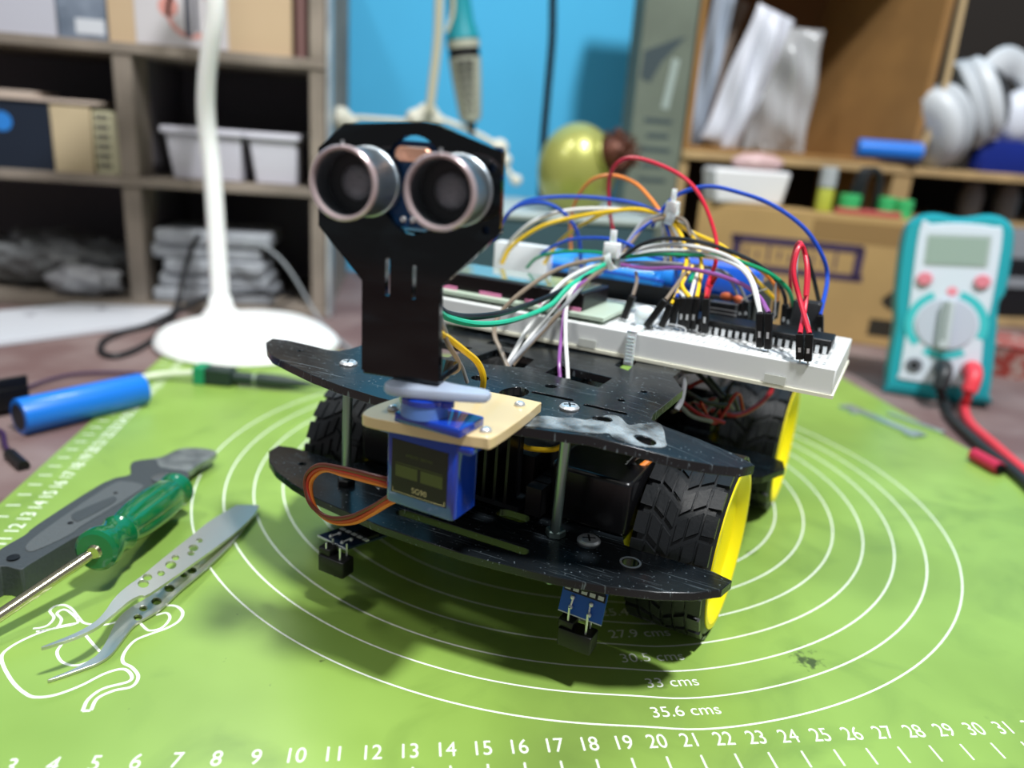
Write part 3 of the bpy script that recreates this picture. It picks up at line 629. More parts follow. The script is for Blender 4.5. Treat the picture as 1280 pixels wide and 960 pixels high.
# --- line sensor boards under the front edge
def line_sensor(right):
    e = bpy.data.objects.new('line_sensor', None); COL.objects.link(e); e.parent = ROB; e.empty_display_size = 0.01
    if right:   # faces forward
        O = Vector((4.27, -1.75, 2.45)); X = Vector((0.98, -0.02, 0.0)).normalized(); Y = Vector((0, 0.35, 1)).normalized()
    else:
        O = Vector((-5.15, -2.1, 2.28)); X = Vector((0.98, -0.1, 0.0)).normalized(); Y = Vector((0.1, 1.0, 0.35)).normalized()
        O = RZ(397, 669, 2.3); X = (RZ(432, 686, 2.25)-O); wL = X.length; X.normalize(); Y = (RZ(470, 645, 2.75)-O).normalized()
    N = X.cross(Y).normalized(); wd = 1.42 if right else wL; ln = 1.3 if right else 2.6
    M = Matrix((X, Y, N)).transposed().to_4x4(); M.translation = O
    mb = mat('pcb_bright', '1a58b4', 0.35) if right else mat('pcb_navy2', '14263e', 0.3)
    b = B(); b.box((0, wd), (0, ln), (-0.08, 0), M); p = obj('circuit_board', b, mb, e)
    b = B(); b.box((0, wd), (-0.015, 0.02), (-0.085, 0.005), M); obj('board_edge', b, mat('board_edge', 'c9d2d6', 0.5), e)
    b = B()
    for x, y in ((0.38, 0.22), (0.38, 0.52), (1.0, 0.18), (1.0, 0.5)): b.sphere(M @ Vector((x*wd/1.42, y, 0.02)), 0.08, 10)
    b.cyl(M @ Vector((0.38*wd/1.42, 0.22, 0.04)), M @ Vector((0.42*wd/1.42, 0.55, 0.06)), 0.03, n=6); b.cyl(M @ Vector((1.0*wd/1.42, 0.18, 0.04)), M @ Vector((0.98*wd/1.42, 0.5, 0.06)), 0.03, n=6)
    obj('solder_joint', b, M_solder, e)
    b = B()
    for k in range(5): b.box((0.08+0.27*k, 0.26+0.27*k), (0.72, 0.84), (0, 0.05), M)
    obj('chip_resistor', b, mat('smd_white', 'cfd3d0', 0.4), e)
    b = B(); b.box((0.5*wd, 0.95*wd), (0.86, 1.25), (0, 0.12), M); b.box((0.05, wd-0.03), (0.66, 0.9), (0, 0.02), M); obj('small_chip', b, M_black, e)
    c = M @ Vector((wd/2, 0.12, 0)); hz = 2.05 if right else 2.05
    if not right: c = Vector(RV(420, 690, -2.6)); 
    b = B()
    for dx in (-0.3, 0.3):
        for dy in (-0.15, 0.2): b.cyl((c.x+dx, c.y+dy, hz-0.05), (c.x+dx, c.y+dy, 2.75 if right else 2.5), 0.035, n=8)
    obj('sensor_leg', b, M_solder, e)
    b = B(); b.rbox((c.x-0.55, c.x+0.55), (c.y-0.3, c.y+0.3), (hz-0.6, hz), 0.06); b.rbox((c.x-0.6, c.x-0.1), (c.y-0.22, c.y+0.25), (hz-0.05, hz+0.25), 0.06); b.cyl((c.x, c.y, hz-0.8), (c.x, c.y, hz-0.5), 0.07); b.box((c.x+0.15, c.x+0.35), (c.y-.1, c.y+.1), (hz-0.7, hz-.6))
    obj('sensor_head', b, M_black, e, bevel=0.03, label='black infrared sensor head pointing down')
    b = B(); b.cyl(M @ Vector((wd/2, ln-0.4, 0)), (M @ Vector((wd/2, ln-0.4, 0)))*1.0+Vector((0, 0, 3.7-(M @ Vector((wd/2, ln-0.4, 0))).z)), 0.2); obj('spacer', b, M_black, e)
line_sensor(True); line_sensor(False)
# --- dupont housings and jumper wires
M_hous = mat('dupont_black', '0a0a0b', 0.38)
def housing(tx, ty, bx, by, lift=0.10, wd=0.25, v=None):
    p1 = RZ(bx, by, 9.62+lift) if v is None else RV(bx, by, v)
    p0 = RV(tx, ty, p1.y); d = (p0-p1).normalized(); L = (p0-p1).length
    q = d.to_track_quat('Z', 'X').to_matrix().to_4x4(); q.translation = p1; h = wd/2
    b = B(); b.box((-h, h), (-h, h), (0, L), q); o = obj('jumper_plug', b, M_hous, ROB, bevel=0.03)
    b = B(); b.cyl(p1-d*lift*1.3, p1, 0.032, n=6); b.box((-h*0.35, h*0.35), (-h-0.004, -h+0.02), (L*0.3, L*0.48), q); obj('pin', b, M_solder, o)
    return p0, d
HS = [(791,370,780,398), (832,375,808,408), (839,380,827,408), (846,372,840,408), (855,372,851,410), (863,372,858,411), (871,372,866,411), (883,373,881,416), (933,377,933,400), (925,378,926,400), (950,391,950,434), (961,391,960,436), (971,376,968,398), (982,380,979,410), (987,384,985,413),
      (993,386,991,414), (1000,417,1000,449), (1012,417,1010,451), (1025,383,1014,408), (1025,394,1025,423)]
HT = [housing(*h) for h in HS]
NW = [0]
def wire(pts, col, r=0.082, label=None, n=8):
    P = [RV(*p) if len(p) == 3 and not isinstance(p, Vector) else p for p in pts]
    c = {'red': 'd0213a', 'orange': 'f08a34', 'blue': '1d49b8', 'white': 'dcdcd8', 'grey': '8d8f92', 'yellow': 'eec41c', 'green': '12935f', 'aqua': '27b88f', 'black': '15161a', 'purple': '8d4f96', 'taupe': '857665', 'dkred': 'a01218'}[col]
    b = B(); b.tube(P, r, n); return obj('jumper_wire', b, mat('wire_'+col, c, 0.35), ROB, label=col.replace('dkred', 'dark red').replace('aqua', 'sea green')+' jumper wire')
H = lambda i: HT[i][0]
wire([(771,335,13.0), (769,304,13.0), (762,262,12.5), (763,218,12), (787,197,11.5), (838,212,10.5), (872,240,10), (893,290,9.5), (895,325,9), (885,355,8.6), H(7)], 'red')
wire([(718,345,14), (713,306,14), (716,262,13.6), (735,229,13), (762,219,12.5), (792,228,12), (812,247,11.5), (829,270,11)], 'orange')
wire([(621,290,10.5), (640,262,10.5), (668,249,10.5), (724,246,11), (787,253,11), (829,267,10.8)], 'blue')
wire([(616,300,10), (634,268,10), (657,255,10), (685,255,10), (708,270,10.5), (723,296,11), (727,345,11.5)], 'blue')
wire([(624,328,10), (636,305,10), (665,278,10), (705,264,10.5), (761,261,11), (829,268,10.8)], 'white', 0.09)
wire([(627,330,9.6), (640,308,9.8), (675,284,10), (716,272,10.3), (765,264,10.6), (800,262,10.8), (832,271,10.8)], 'yellow', 0.09)
wire([(680,330,10.5), (697,305,10.8), (722,284,11), (760,266,11), (800,262,11), (832,269,10.8)], 'yellow', 0.08)
wire([(676,318,9.8), (690,309,9.8), (716,299,9.8), (757,298,9.5), (785,305,9.3), (810,320,10), (850,328,11.2)], 'blue', 0.07)
wire([(658,335,9.8), (672,322,9.8), (700,315,9.5), (740,315,9.2), (768,320,9.0)], 'green', 0.07)
wire([(776,322,9), (820,318,9), (862,319,9), (900,320,9), (937,331,9), (965,344,9.2), (985,362,9.6), H(15)], 'green')
wire([(776,322,8.8), (808,303,8.8), (844,298,8.9), (895,308,9.2), (945,329,9.6), (970,350,10), (980,368,10.4), H(13)], 'black')
wire([(776,320,9), (810,309,9), (850,306,9), (895,315,8.8), (925,330,8.2), (942,355,7.4), H(10)], 'white')
wire([(778,324,9.3), (815,314,9.3), (860,314,9.2), (905,325,8.6), (935,345,7.6), H(10)], 'white', 0.07)
wire([(776,331,8.8), (810,336,8.8), (850,335,8.6), (890,342,8.3), (925,354,7.8), (948,370,7.3), H(11)], 'purple')
wire([(776,328,9), (815,328,9), (860,331,9), (900,338,9.5), (922,355,10.4), H(8)], 'grey', 0.07)
wire([(776,333,9), (830,332,9.2), (880,338,9.5), (912,350,10.2), H(9)], 'grey', 0.06)
wire([(815,283,11), (828,262,11), (850,242,11), (885,233,11), (925,241,11), (965,256,11), (1005,285,11.2), (1028,320,11.4), (1034,350,11.5), H(19)], 'blue')
wire([(852,285,10.8), (880,297,10.5), (905,309,10), (928,330,9.6), (945,350,9.3), H(12)], 'yellow')
wire([(925,322,9.8), (945,334,10), (962,347,10.2), (972,362,10.4), H(12)], 'orange')
wire([H(17), (1000,375,6.6), (992,340,6.9), (998,310,7.3), (1005,312,7.6), (1010,345,7.4), (1006,385,6.8), H(16)], 'red')
wire([(990,384,10.5), (988,345,9.6), (994,312,8.6), (1001,304,8.0), (1008,330,7.4), (1007,370,6.9)], 'red', 0.075)
wire([(1005,309,10.4), (1012,330,10.8), (1018,352,11.2), H(18)], 'black', 0.08)
wire([(998,306,8.5), (995,340,7.8), (1001,375,7.2), (1009,400,6.6), H(17)], 'grey', 0.06)
# bundle left of the big tie, running forwards
wire([(768,322,9), (735,326,8), (694,338,7), (650,367,5.5), (623,395,4.8), (618,418,4.2), (626,438,3.5), (636,462,2.6), (640,480,2.0)], 'taupe', 0.09)
wire([(766,326,9), (742,340,8), (720,353,6.6), (690,369,5.3), (660,381,4.0), (625,392,1.2), (590,396,-0.8), (562,393,-2.6), (545,382,-4.0)], 'black', 0.105)
wire([(765,325,9), (735,343,7.6), (712,358,6.0), (690,380,5.1), (664,393,3.8), (630,403,1.0), (595,405,-1), (562,398,-2.8), (546,388,-4.1)], 'aqua', 0.10)
wire([(765,325,9), (735,335,8), (705,352,6.5), (680,380,5.3), (660,410,4.6), (645,436,3.6), (633,458,2.8)], 'white', 0.085)
wire([(766,327,9), (740,345,7.8), (715,372,5.6), (690,400,5.0), (665,425,4.2), (645,446,3.2), (634,460,2.8)], 'grey', 0.09)
wire([(767,329,9), (745,342,8), (722,362,6.2), (705,385,5.3), (680,412,4.7), (655,438,3.8), (640,457,3)], 'taupe', 0.09)
wire([(766,328,9), (738,344,7.8), (713,362,6.0), (690,388,5.2), (668,415,4.6), (650,440,3.6), (637,458,3)], 'white', 0.07)
wire([(752,340,8.6), (728,352,7.0), (714,364,5.6), (708,385,5.3), (707,420,4.2), (709,455,3.2), (710,474,2.8)], 'white', 0.075)
wire([(750,342,8.6), (722,358,6.2), (707,385,5.3), (702,420,4.4), (699,450,3.2), (700,474,2.8)], 'purple', 0.07)
wire([(548,388,-3.8), (556,412,-3.4), (566,440,-2.4), (577,458,-1.6), (584,478,-1.2)], 'grey', 0.06)
wire([(548,415,-4.2), (562,424,-3.4), (580,438,-2.6), (596,452,-1.8), (604,470,-1.4), (603,488,-1.2), (600,500,-1.0)], 'yellow', 0.10)
wire([(548,400,-4.2), (560,430,-3.6), (572,450,-3), (572,462,-2.8), (556,468,-3)], 'taupe', 0.07)
# between the two ties and down to the plugs
wire([(774,322,9), (790,302,9.6), (808,280,10.2), (835,272,10.6), (855,276,10.4), (864,295,10)], 'taupe', 0.09)
wire([(772,322,9.2), (790,295,9.8), (806,275,10.4), (830,268,10.8)], 'grey', 0.07)
wire([(774,320,9.2), (795,292,9.8), (815,276,10.2)], 'blue', 0.06)
wire([(838,275,10.8), (852,295,10), (858,325,9), (852,355,8), H(5)], 'yellow', 0.08)
wire([(842,275,10.8), (866,295,10), (877,330,9), (874,355,8.4), H(6)], 'yellow', 0.08)
wire([(838,278,10.8), (850,300,10), (862,335,9), (848,358,8.2), H(4)], 'white', 0.07)
wire([(846,275,10.8), (868,295,10), (876,325,9.4), (868,352,8.4), H(5)], 'white', 0.07)
wire([(832,278,10.8), (838,300,10.5), (843,330,10), (846,352,9), H(3)], 'blue', 0.07)
wire([(828,278,11), (830,300,10.8), (832,330,10.5)], 'white', 0.08)
wire([(834,278,11), (836,300,10.8), (840,330,10.5)], 'yellow', 0.08)
wire([(795,340,9), (796,352,8.6), H(0)], 'taupe', 0.07)
wire([(862,330,9), (850,350,8), H(1)], 'taupe', 0.07)
wire([(866,332,9), (852,356,8.2), H(2)], 'yellow', 0.06)
wire([(895,345,8.6), (888,358,8.6), H(7)], 'dkred', 0.09)
wire([(872,345,10.6), (862,352,10), (868,338,11), (850,345,11)], 'green', 0.08)
wire([(846,362,11), (870,366,11), (862,350,11)], 'blue', 0.09)
wire([(650,325,13), (700,332,12), (760,340,12), (830,352,12)], 'blue', 0.07)
# wires under the upper deck
wire([(714,604,1.6), (735,609,1.6), (765,603,1.8), (790,591,2.2), (815,572,2.8), (830,545,3.5)], 'orange', 0.11)
wire([(712,596,1.8), (740,600,1.8), (768,594,2), (795,580,2.4)], 'grey', 0.09)
wire([(712,593,2), (740,595,2), (770,586,2.2), (800,570,2.6)], 'white', 0.06)
wire([(640,548,0.5), (660,560,0.6), (690,562,0.8), (705,556,1)], 'yellow', 0.09)
wire([(700,590,1.5), (735,602,1.6), (775,588,2), (800,565,2.6)], 'black', 0.08)
wire([(860,484,9), (880,476,9.5), (895,484,10.5), (905,505,11), (900,520,11)], 'dkred', 0.09)
wire([(865,505,8), (890,512,9), (920,519,10), (945,508,11), (962,492,12), (966,482,12.5)], 'dkred', 0.10)
wire([(858,490,7), (880,502,7.6), (905,506,8.4), (915,500,9)], 'black', 0.09)
wire([(872,466,8.5), (888,482,8.6), (902,500,8.8), (905,520,9)], 'black', 0.10)
wire([(885,470,8.8), (900,488,9), (912,505,9.2)], 'black', 0.08)
wire([(848,505,6), (865,520,6.6), (890,527,7.2)], 'grey', 0.08)
wire([(850,500,6.5), (875,518,7), (905,528,8)], 'dkred', 0.08)
wire([(846,512,5.4), (852,500,5.6), (857,470,5.8)], 'grey', 0.10)
for k in range(5): wire([(840+k*9, 515-k*3, 7), (862+k*8, 505+k*6, 8), (885+k*9, 500-k*2, 9), (905+k*6, 512, 10)], ('taupe', 'dkred', 'grey', 'black', 'dkred')[k], 0.07)
# --- cable ties
M_tie = mat('nylon_tie', 'e9eeee', 0.35, sss=0.2)
def tie_ring(px, py, v, r, ax, head=0.33, strap=True):
    c = RV(px, py, v); ax = Vector(ax).normalized(); q = ax.to_track_quat('Z', 'Y'); b = B(); n = 24; vs = []
    for i in range(n):
        a = 2*PI*i/n
        for rr, h in ((r, -0.18), (r+0.05, -0.18), (r+0.05, 0.18), (r, 0.18)): vs.append(c+q @ Vector((rr*math.cos(a), rr*math.sin(a), h)))
    fs = []
    for i in range(n):
        j = (i+1) % n
        for k in range(4): fs.append((i*4+k, i*4+(k+1) % 4, j*4+(k+1) % 4, j*4+k))
    b.add(vs, fs, False); o = obj('cable_tie', b, M_tie, ROB, label='white nylon cable tie'); h = B()
    h.rbox((c.x-head, c.x+head), (c.y-0.3, c.y+0.1), (c.z+r*0.3, c.z+r+0.35), 0.08); h.rbox((c.x-head*0.45, c.x+head*0.35), (c.y-0.15, c.y-0.02), (c.z+r+0.3, c.z+r+0.85), 0.04)
    obj('tie_head', h, M_tie, o)
tie_ring(765, 325, 8.9, 0.36, (1, -0.2, 0.45)); tie_ring(840, 272, 10.8, 0.30, (1, 0.1, -0.3), 0.26)
b = B(); b.box((3.0, 3.34), (5.52, 5.60), (8.4, 9.66)); b.box((3.0, 3.34), (5.52, 7.1), (9.62, 9.69)); 
for k in range(8): b.box((3.04, 3.30), (5.50, 5.53), (8.5+0.13*k, 8.56+0.13*k))
st_ = obj('cable_tie', b, M_tie, ROB, label='white cable tie strapped over the breadboard edge')
b = B(); c = RZ(807, 392, 10.1); b.sphere((c.x, c.y, 10.0), 0.42, 16, (1, 0.8, 1)); b.rbox((c.x-0.3, c.x+0.3), (c.y-0.25, c.y+0.3), (9.62, 10.2), 0.1); obj('tie_head', b, M_tie, st_)
# ================================================================== helpers for things in world coordinates
def wobj(t, name, b, mats, **k):
    o = obj(name, b, mats, t, **k); o.location = o.location - Vector(t.location) if k.get('origin') is not None else -Vector(t.location); return o
def solo(name, b, mats, label, cat, base, group=None, **k):
    o = obj(name, b, mats, None, origin=base, **k); tag(o, label, cat, group); return o
# ================================================================== tools on the mat
def cutter():
    t = thing('folding_knife', 'dark grey plastic-handled utility knife lying under the green screwdriver', 'knife', G(130, 640, 0))
    q = lambda x, y: (x/2.783, 420+y/2.783)
    P = lambda pts: smooth2([q(*p) for p in pts], 3)
    mg = mat('knife_grey', '3c4143', 0.5, bump=0.3, bscale=600); mg2 = mat('knife_grip', '54595a', 0.65, bump=0.9, bscale=1800)
    def solid(name, pts, zt, zb, m, sc=100.0, ch=0.06, holes=()):
        return plate(name, [(a/sc, b/sc) for a, b in P(pts)], [[(a/sc, b/sc) for a, b in P(h)] for h in holes], zt-zb, m, lambda x, y, tt: Vector(G(x*sc, y*sc, zt))+Vector((0, 0, zb-zt+tt))-Vector(t.location)/S, t, bev=ch if False else 0.03)
    hd = [(-90, 815), (0, 742), (88, 690), (130, 655), (358, 510), (450, 482), (452, 452), (470, 434), (540, 428), (560, 455), (650, 470), (648, 500), (600, 520), (520, 560), (430, 610), (330, 668), (270, 695), (225, 720), (105, 792), (70, 812), (0, 800), (-90, 850)]
    solid('handle', hd, 1.15, 0.0, mg)
    solid('grip_inlay', [(88, 735), (130, 690), (370, 525), (440, 505), (500, 520), (470, 545), (400, 590), (290, 655), (240, 690), (120, 745)], 1.19, 1.14, mg2)
    solid('slot', [(250, 630), (262, 612), (380, 562), (402, 560), (392, 580), (285, 638), (262, 642)], 1.22, 1.18, mg)
    mb = mat('knife_blade', '6d7374', 0.35, metal=0.6, noise=0.5, nscale=120, col2='9ba09f')
    solid('blade', [(470, 436), (560, 420), (620, 393), (690, 388), (752, 400), (735, 420), (690, 445), (655, 470), (600, 478), (520, 470)], 0.75, 0.45, mb)
    for a, c, r in ((245, 650, .10), (402, 546, .08), (46, 770, .20)):
        g = G(*q(a, c), 1.2); b = B(); b.lathe([(r, -0.02), (r, 0.012), (r*0.6, 0.015)], g, (0, 0, 1), 20); wobj(t, 'rivet', b, M_black)
    g = G(*q(565, 495), 1.18); b = B(); b.lathe([(0.42, -0.05), (0.42, 0.05), (0.2, 0.07)], g, (0, 0, 1), 24); wobj(t, 'pivot', b, mat('knife_pivot', '8d9192', 0.3, metal=0.8))
cutter()
def screwdriver():
    a = G(118, 690, 1.75); e = G(222, 611, 1.2); d = (e-a).normalized(); L = (e-a).length; tip = G(-75, 820, 0.35)
    t = thing('screwdriver', 'screwdriver with green fluted plastic handle resting across the grey knife', 'screwdriver', (a.x, a.y, 0))
    md = mat('green_plastic', '0c6b3c', 0.15, coat=0.6, trans=0.15)
    prof = [(0.25, 0), (0.62, 0.02), (0.74, 0.12), (0.76, 0.35), (0.66, 0.75), (0.60, 1.15), (0.66, 1.45), (0.69, 1.55), (0.63, 1.62), (0.62, 1.7), (0.60, 1.95), (0.66, 2.3), (0.74, 3.0), (0.78, 4.0), (0.76, L-1.1), (0.62, L-0.75), (0.60, L-0.6), (0.70, L-0.4), (0.74, L-0.15), (0.6, L), (0.1, L+0.03)]
    b = B(); n = 48; q = d.to_track_quat('Z', 'Y'); vs = []
    for r, h in prof:
        for i in range(n):
            g = 2*PI*i/n; fl = 1.0
            if 1.9 < h < L-0.9: fl = 1-0.13*(max(0, math.cos(g*6)))**2
            vs.append(a+q @ Vector((r*fl*math.cos(g), r*fl*math.sin(g), h)))
    b.add(vs, [(l*n+i, l*n+(i+1) % n, (l+1)*n+(i+1) % n, (l+1)*n+i) for l in range(len(prof)-1) for i in range(n)]+[tuple(reversed(range(n))), tuple((len(prof)-1)*n+i for i in range(n))])
    wobj(t, 'handle', b, md)
    b = B(); b.cyl(tip, a+d*0.3, 0.20, n=24); b.lathe([(0.2, 0), (0.26, 0.1), (0.2, 0.25)], a-d*0.1, d, 24); wobj(t, 'shaft', b, mat('shaft_steel', 'd8cfae', 0.15, metal=1.0))
screwdriver()
def tweezers():
    t = thing('tweezers', 'steel bent-nose tweezers with rows of round holes, lying on the mat', 'tweezers', G(180, 760, 0))
    q = lambda p: (p[0]/2.6667/100, (600+p[1]/2.6667)/100)
    O = Vector(t.location)/S
    ms = mat('tweezer_steel', 'cbc9c0', 0.3, metal=0.8)
    def arm(pts, holes, zf, name='arm'):
        def fn(x, y, tt):
            px, py = x*100, y*100; return Vector(G(px, py, zf(px)))+Vector((0, 0, tt-0.05))-O
        return plate(name, [q(p) for p in smooth2(pts, 4)], [[q(p) for p in circ(cx, cy, r, 14, r*0.72)] for cx, cy, r in holes], 0.10, ms, fn, t, bev=0.015)
    up = [(864, 90), (863, 93), (850, 114), (846, 120), (780, 182), (640, 285), (500, 382), (470, 388), (430, 408), (380, 450), (330, 490), (290, 512), (230, 536), (150, 561), (146, 558), (235, 522), (285, 497), (325, 470), (352, 440), (380, 400), (420, 362), (480, 318), (540, 268), (640, 188), (700, 140), (780, 92), (790, 87), (855, 86), (862, 87)]
    uh = [(665, 205, 11), (645, 230, 16), (637, 248, 12), (585, 263, 13), (570, 287, 19), (537, 315, 13), (492, 328, 16), (478, 350, 19)]
    def zu_(px): return 0.25+0.95*math.sin(min(1, max(0, (322-px)/270))*PI*0.62)
    arm(up, uh, zu_)
    lo = [(856, 100), (780, 205), (690, 295), (600, 372), (545, 425), (500, 455), (450, 485), (410, 535), (370, 585), (330, 612), (290, 628), (172, 669), (168, 665), (240, 636), (295, 606), (330, 580), (360, 530), (390, 470), (430, 432), (490, 395), (560, 340), (640, 270), (700, 220), (780, 165)]
    lh = [(640, 305, 15), (612, 320, 12), (565, 365, 17), (522, 408, 17), (478, 432, 13), (460, 462, 14)]
    def zl_(px): return 0.18-0.12*min(1, max(0, (322-px)/200))
    arm(lo, lh, zl_)
tweezers()
# ================================================================== left side of the desk
def left_bits():
    mb = mat('cell_blue', '1673d6', 0.35, coat=0.3); a = Vector((-6.75, 22.5, 0.83)); e = Vector((-2.3, 27.4, 0.83)); d = (e-a).normalized(); L = 6.6; 
    t = thing('battery_cell', 'bright blue cylindrical battery cell lying over the left edge of the mat', 'battery', (a.x, a.y, -0.1), group=None)
    b = B(); b.lathe([(0.72, 0), (0.93, 0.03), (0.95, 0.1), (0.95, L-0.1), (0.92, L), (0.6, L)], a, d, 40); wobj(t, 'wrap', b, mb)
    b = B(); b.lathe([(0.7, -0.005), (0.3, -0.01), (0.02, -0.01)], a, d, 32); wobj(t, 'negative_end', b, mat('cell_end', '2b3038', 0.5, metal=0.3))
    b = B(); b.box((-6, 0), (-1.0, 1.0), (-0.1, 1.1), Matrix.Translation(G(30, 500, 0.3)) @ Matrix.Rotation(0.75, 4, 'Z')); b.box((-6, 0), (-1.0, -0.8), (1.1, 1.7), Matrix.Translation(G(30, 500, 0.3)) @ Matrix.Rotation(0.75, 4, 'Z'))
    solo('battery_tray', b, M_black, 'black plastic battery tray behind the blue cell at the left edge of the picture', 'tray', G(0, 520, -0.1), bevel=0.05)
    t = thing('lead_with_plug', 'thin purple lead with a small black plug hanging beside the blue cell', 'cable', G(15, 570, -0.1))
    b = B(); b.tube([G(-20, 535, 0.1), G(2, 540, 0.2), G(6, 556, 0.1), G(15, 570, 0.1)], 0.12, 8); wobj(t, 'lead', b, mat('wire_violet', '352047', 0.4))
    b = B(); b.cyl(G(12, 567, 0.1), G(30, 583, 0.1), 0.28, n=8); wobj(t, 'plug', b, M_black)
    b = B(); b.tube([G(20, 490, 0.1), G(60, 475, 0.1), G(100, 467, 0.1), G(160, 466, 0.1), G(215, 470, 0.1)], 0.09, 8); solo('thin_lead', b, mat('wire_violet', '352047', 0.4), 'thin violet lead running behind the blue cell', 'cable', G(100, 467, -0.1))
    t = thing('power_plug_adapter', 'green and black power plug adapter on its dark lead near the lamp base', 'plug', G(290, 475, 0))
    b = B(); b.tube([G(178, 472, 0.3), G(205, 468, 0.4), G(228, 467, 0.5), G(246, 466, 0.6)], 0.22, 10); wobj(t, 'white_lead', b, mat('wire_cream', 'd4dcc0', 0.4), label='cream lead')
    P = [G(246, 467, 0.55), G(258, 468, 0.55)]; ax = (G(385, 480, 0.5)-G(250, 467, 0.55)).normalized(); q = ax.to_track_quat('X', 'Z').to_matrix().to_4x4()
    q2 = q.copy(); q2.translation = P[0]; b = B(); b.box((0, 0.7), (-0.6, 0.6), (-0.55, 0.6), q2); wobj(t, 'terminal', b, mat('terminal_green', '1d8f62', 0.4), label='green terminal block', bevel=0.05)
    b = B(); b.box((0.7, 2.4), (-0.55, 0.55), (-0.5, 0.55), q2); b.lathe([(0.42, 0), (0.42, 1.0), (0.34, 1.3)], P[0]+ax*2.4, ax, 20); wobj(t, 'body', b, mat('plug_dark', '22332e', 0.4), bevel=0.08)
    b = B(); b.lathe([(0.3, 0), (0.3, 0.35)], P[0]+ax*3.6, ax, 16); wobj(t, 'sleeve', b, mat('sleeve_grey', '9aa89c', 0.3, metal=0.6))
    b = B(); b.lathe([(0.42, 0), (0.45, 0.2), (0.42, 1.6), (0.2, 3.1), (0.12, 3.5)], P[0]+ax*3.9, ax, 20); b.tube([P[0]+ax*7.2, G(415, 482, 0.4), G(445, 484, 0.3), G(500, 470, 0.2)], 0.11, 8); wobj(t, 'lead_plug', b, mat('plug_dark2', '2d3a34', 0.4))
    # flat white strip
    o = [(-60, 398), (0, 388), (60, 382), (140, 375), (200, 371.5), (218, 379), (205, 401), (120, 411), (0, 427), (-60, 436)]
    base = G(100, 400, -0.1)
    p = plate('aluminium_strip', [(a/100, c/100) for a, c in o], [[(x/100, y/100) for x, y in circ(37, 393, 7, 12, 2.6)], [(x/100, y/100) for x, y in circ(127, 385, 7, 12, 2.4)]], 0.35, mat('strip_white', 'c9ccd2', 0.35, spec=0.5), lambda x, y, tt: Vector(G(x*100, y*100, 0.3))+Vector((0, 0, tt-0.3))-base+Vector((0,0,-0.05)), None, bev=0.02)
    p.location = base*S; tag(p, 'long pale metal strip with two holes lying on the desk by the left shelves', 'strip')
    c = lambda x, y, z=0.1: G(x/2.667, 200+y/2.667, z)
    pts = [WY(250, 292, 50.5), WY(241, 308, 50.2), WY(232, 335, 49.8), WY(225, 365, 49), WY(222, 380, 48), c(570, 530, 0.4), c(520, 590), c(455, 632), c(385, 654), c(338, 640), c(345, 605), c(400, 578), c(470, 560), c(540, 530, 0.6), c(610, 497, 1.0), WY(262, 371, 49.3), WY(300, 368, 49.6), WY(340, 368, 49.6), c(1010, 452, 0.3), c(1100, 470)]
    b = B(); b.tube(pts, 0.22, 10); solo('black_cable', b, mat('cable_black', '1b1c1f', 0.45), 'black cable looped on the desk beside the white lamp base', 'cable', G(150, 440, -0.1))
    b = B(); b.tube([WY(300, 300, 50), WY(330, 308, 49.5), WY(360, 335, 49), G(400, 400, 0.4), G(430, 430, 0.2), G(460, 455, 0.2)], 0.12, 8); solo('grey_cable', b, mat('cable_grey', '8d9296', 0.4), 'thin grey cable trailing from the bottom shelf to the desk', 'cable', G(430, 430, -0.1))
left_bits()
def lamp():
    t = thing('desk_lamp', 'white desk lamp with a broad rounded base and thin flexible neck', 'lamp', (0.8, 42.5, -0.1))
    mw = mat('lamp_white', 'f6f7f5', 0.35, sss=0.05)
    b = B(); vs = []; prof = [(1.0, -0.1), (1.03, 0.25), (1.0, 0.7), (0.9, 1.15), (0.7, 1.45), (0.4, 1.62), (0.02, 1.66)]; n = 64
    for k, h in prof:
        for i in range(n):
            a = 2*PI*i/n; x, y = 6.5*math.cos(a), 6.9*math.sin(a)
            s = 1-0.22*max(0, math.sin(a))*abs(math.cos(a))*1.2
            vs.append((1.0+x*k*s, 41.5+y*k, h))
    b.add(vs, [(l*n+i, l*n+(i+1) % n, (l+1)*n+(i+1) % n, (l+1)*n+i) for l in range(len(prof)-1) for i in range(n)]+[tuple(reversed(range(n)))]+[tuple((len(prof)-1)*n+i for i in range(n))])
    wobj(t, 'base', b, mw)
    b = B(); b.lathe([(1.5, 0), (1.35, 0.4), (0.95, 0.9), (0.85, 1.6), (0.6, 1.9)], (-2.0, 45.7, 0.9), (0, 0, 1), 28); wobj(t, 'collar', b, mw)
    b = B(); b.tube([(-2.0, 45.7, 2.2), WY(271, 300, 46), WY(266, 223, 46), WY(258, 150, 46), WY(258, 103, 46), WY(263, 55, 46), WY(269, 0, 46), (-1.2, 45, 31), (-0.2, 42, 35.5), (1.0, 36, 37.4)], lambda u: 0.72-0.14*u, 16); wobj(t, 'neck', b, mw)
    b = B(); b.lathe([(2.0, 0.9), (5.2, 0.6), (5.5, 0.0), (5.3, -0.3), (5.0, -0.35)], (1.2, 32, 37.0), (0, 0, 1), 48); wobj(t, 'lamp_head', b, mw)
lamp()
# ================================================================== walls
def setting():
    mw = mat('wall_blue', '48b0dd', 0.75, noise=0.05, nscale=8)
    b = B(); b.box((-60, 140), (76, 80), (-80, 160)); tag(obj('wall_back', b, mw), kind='structure')
    b = B(); b.box((-80, 140), (-120, 80), (-82, -80)); tag(obj('floor', b, mat('floor_grey', '6a6762', 0.7)), kind='structure')
setting()
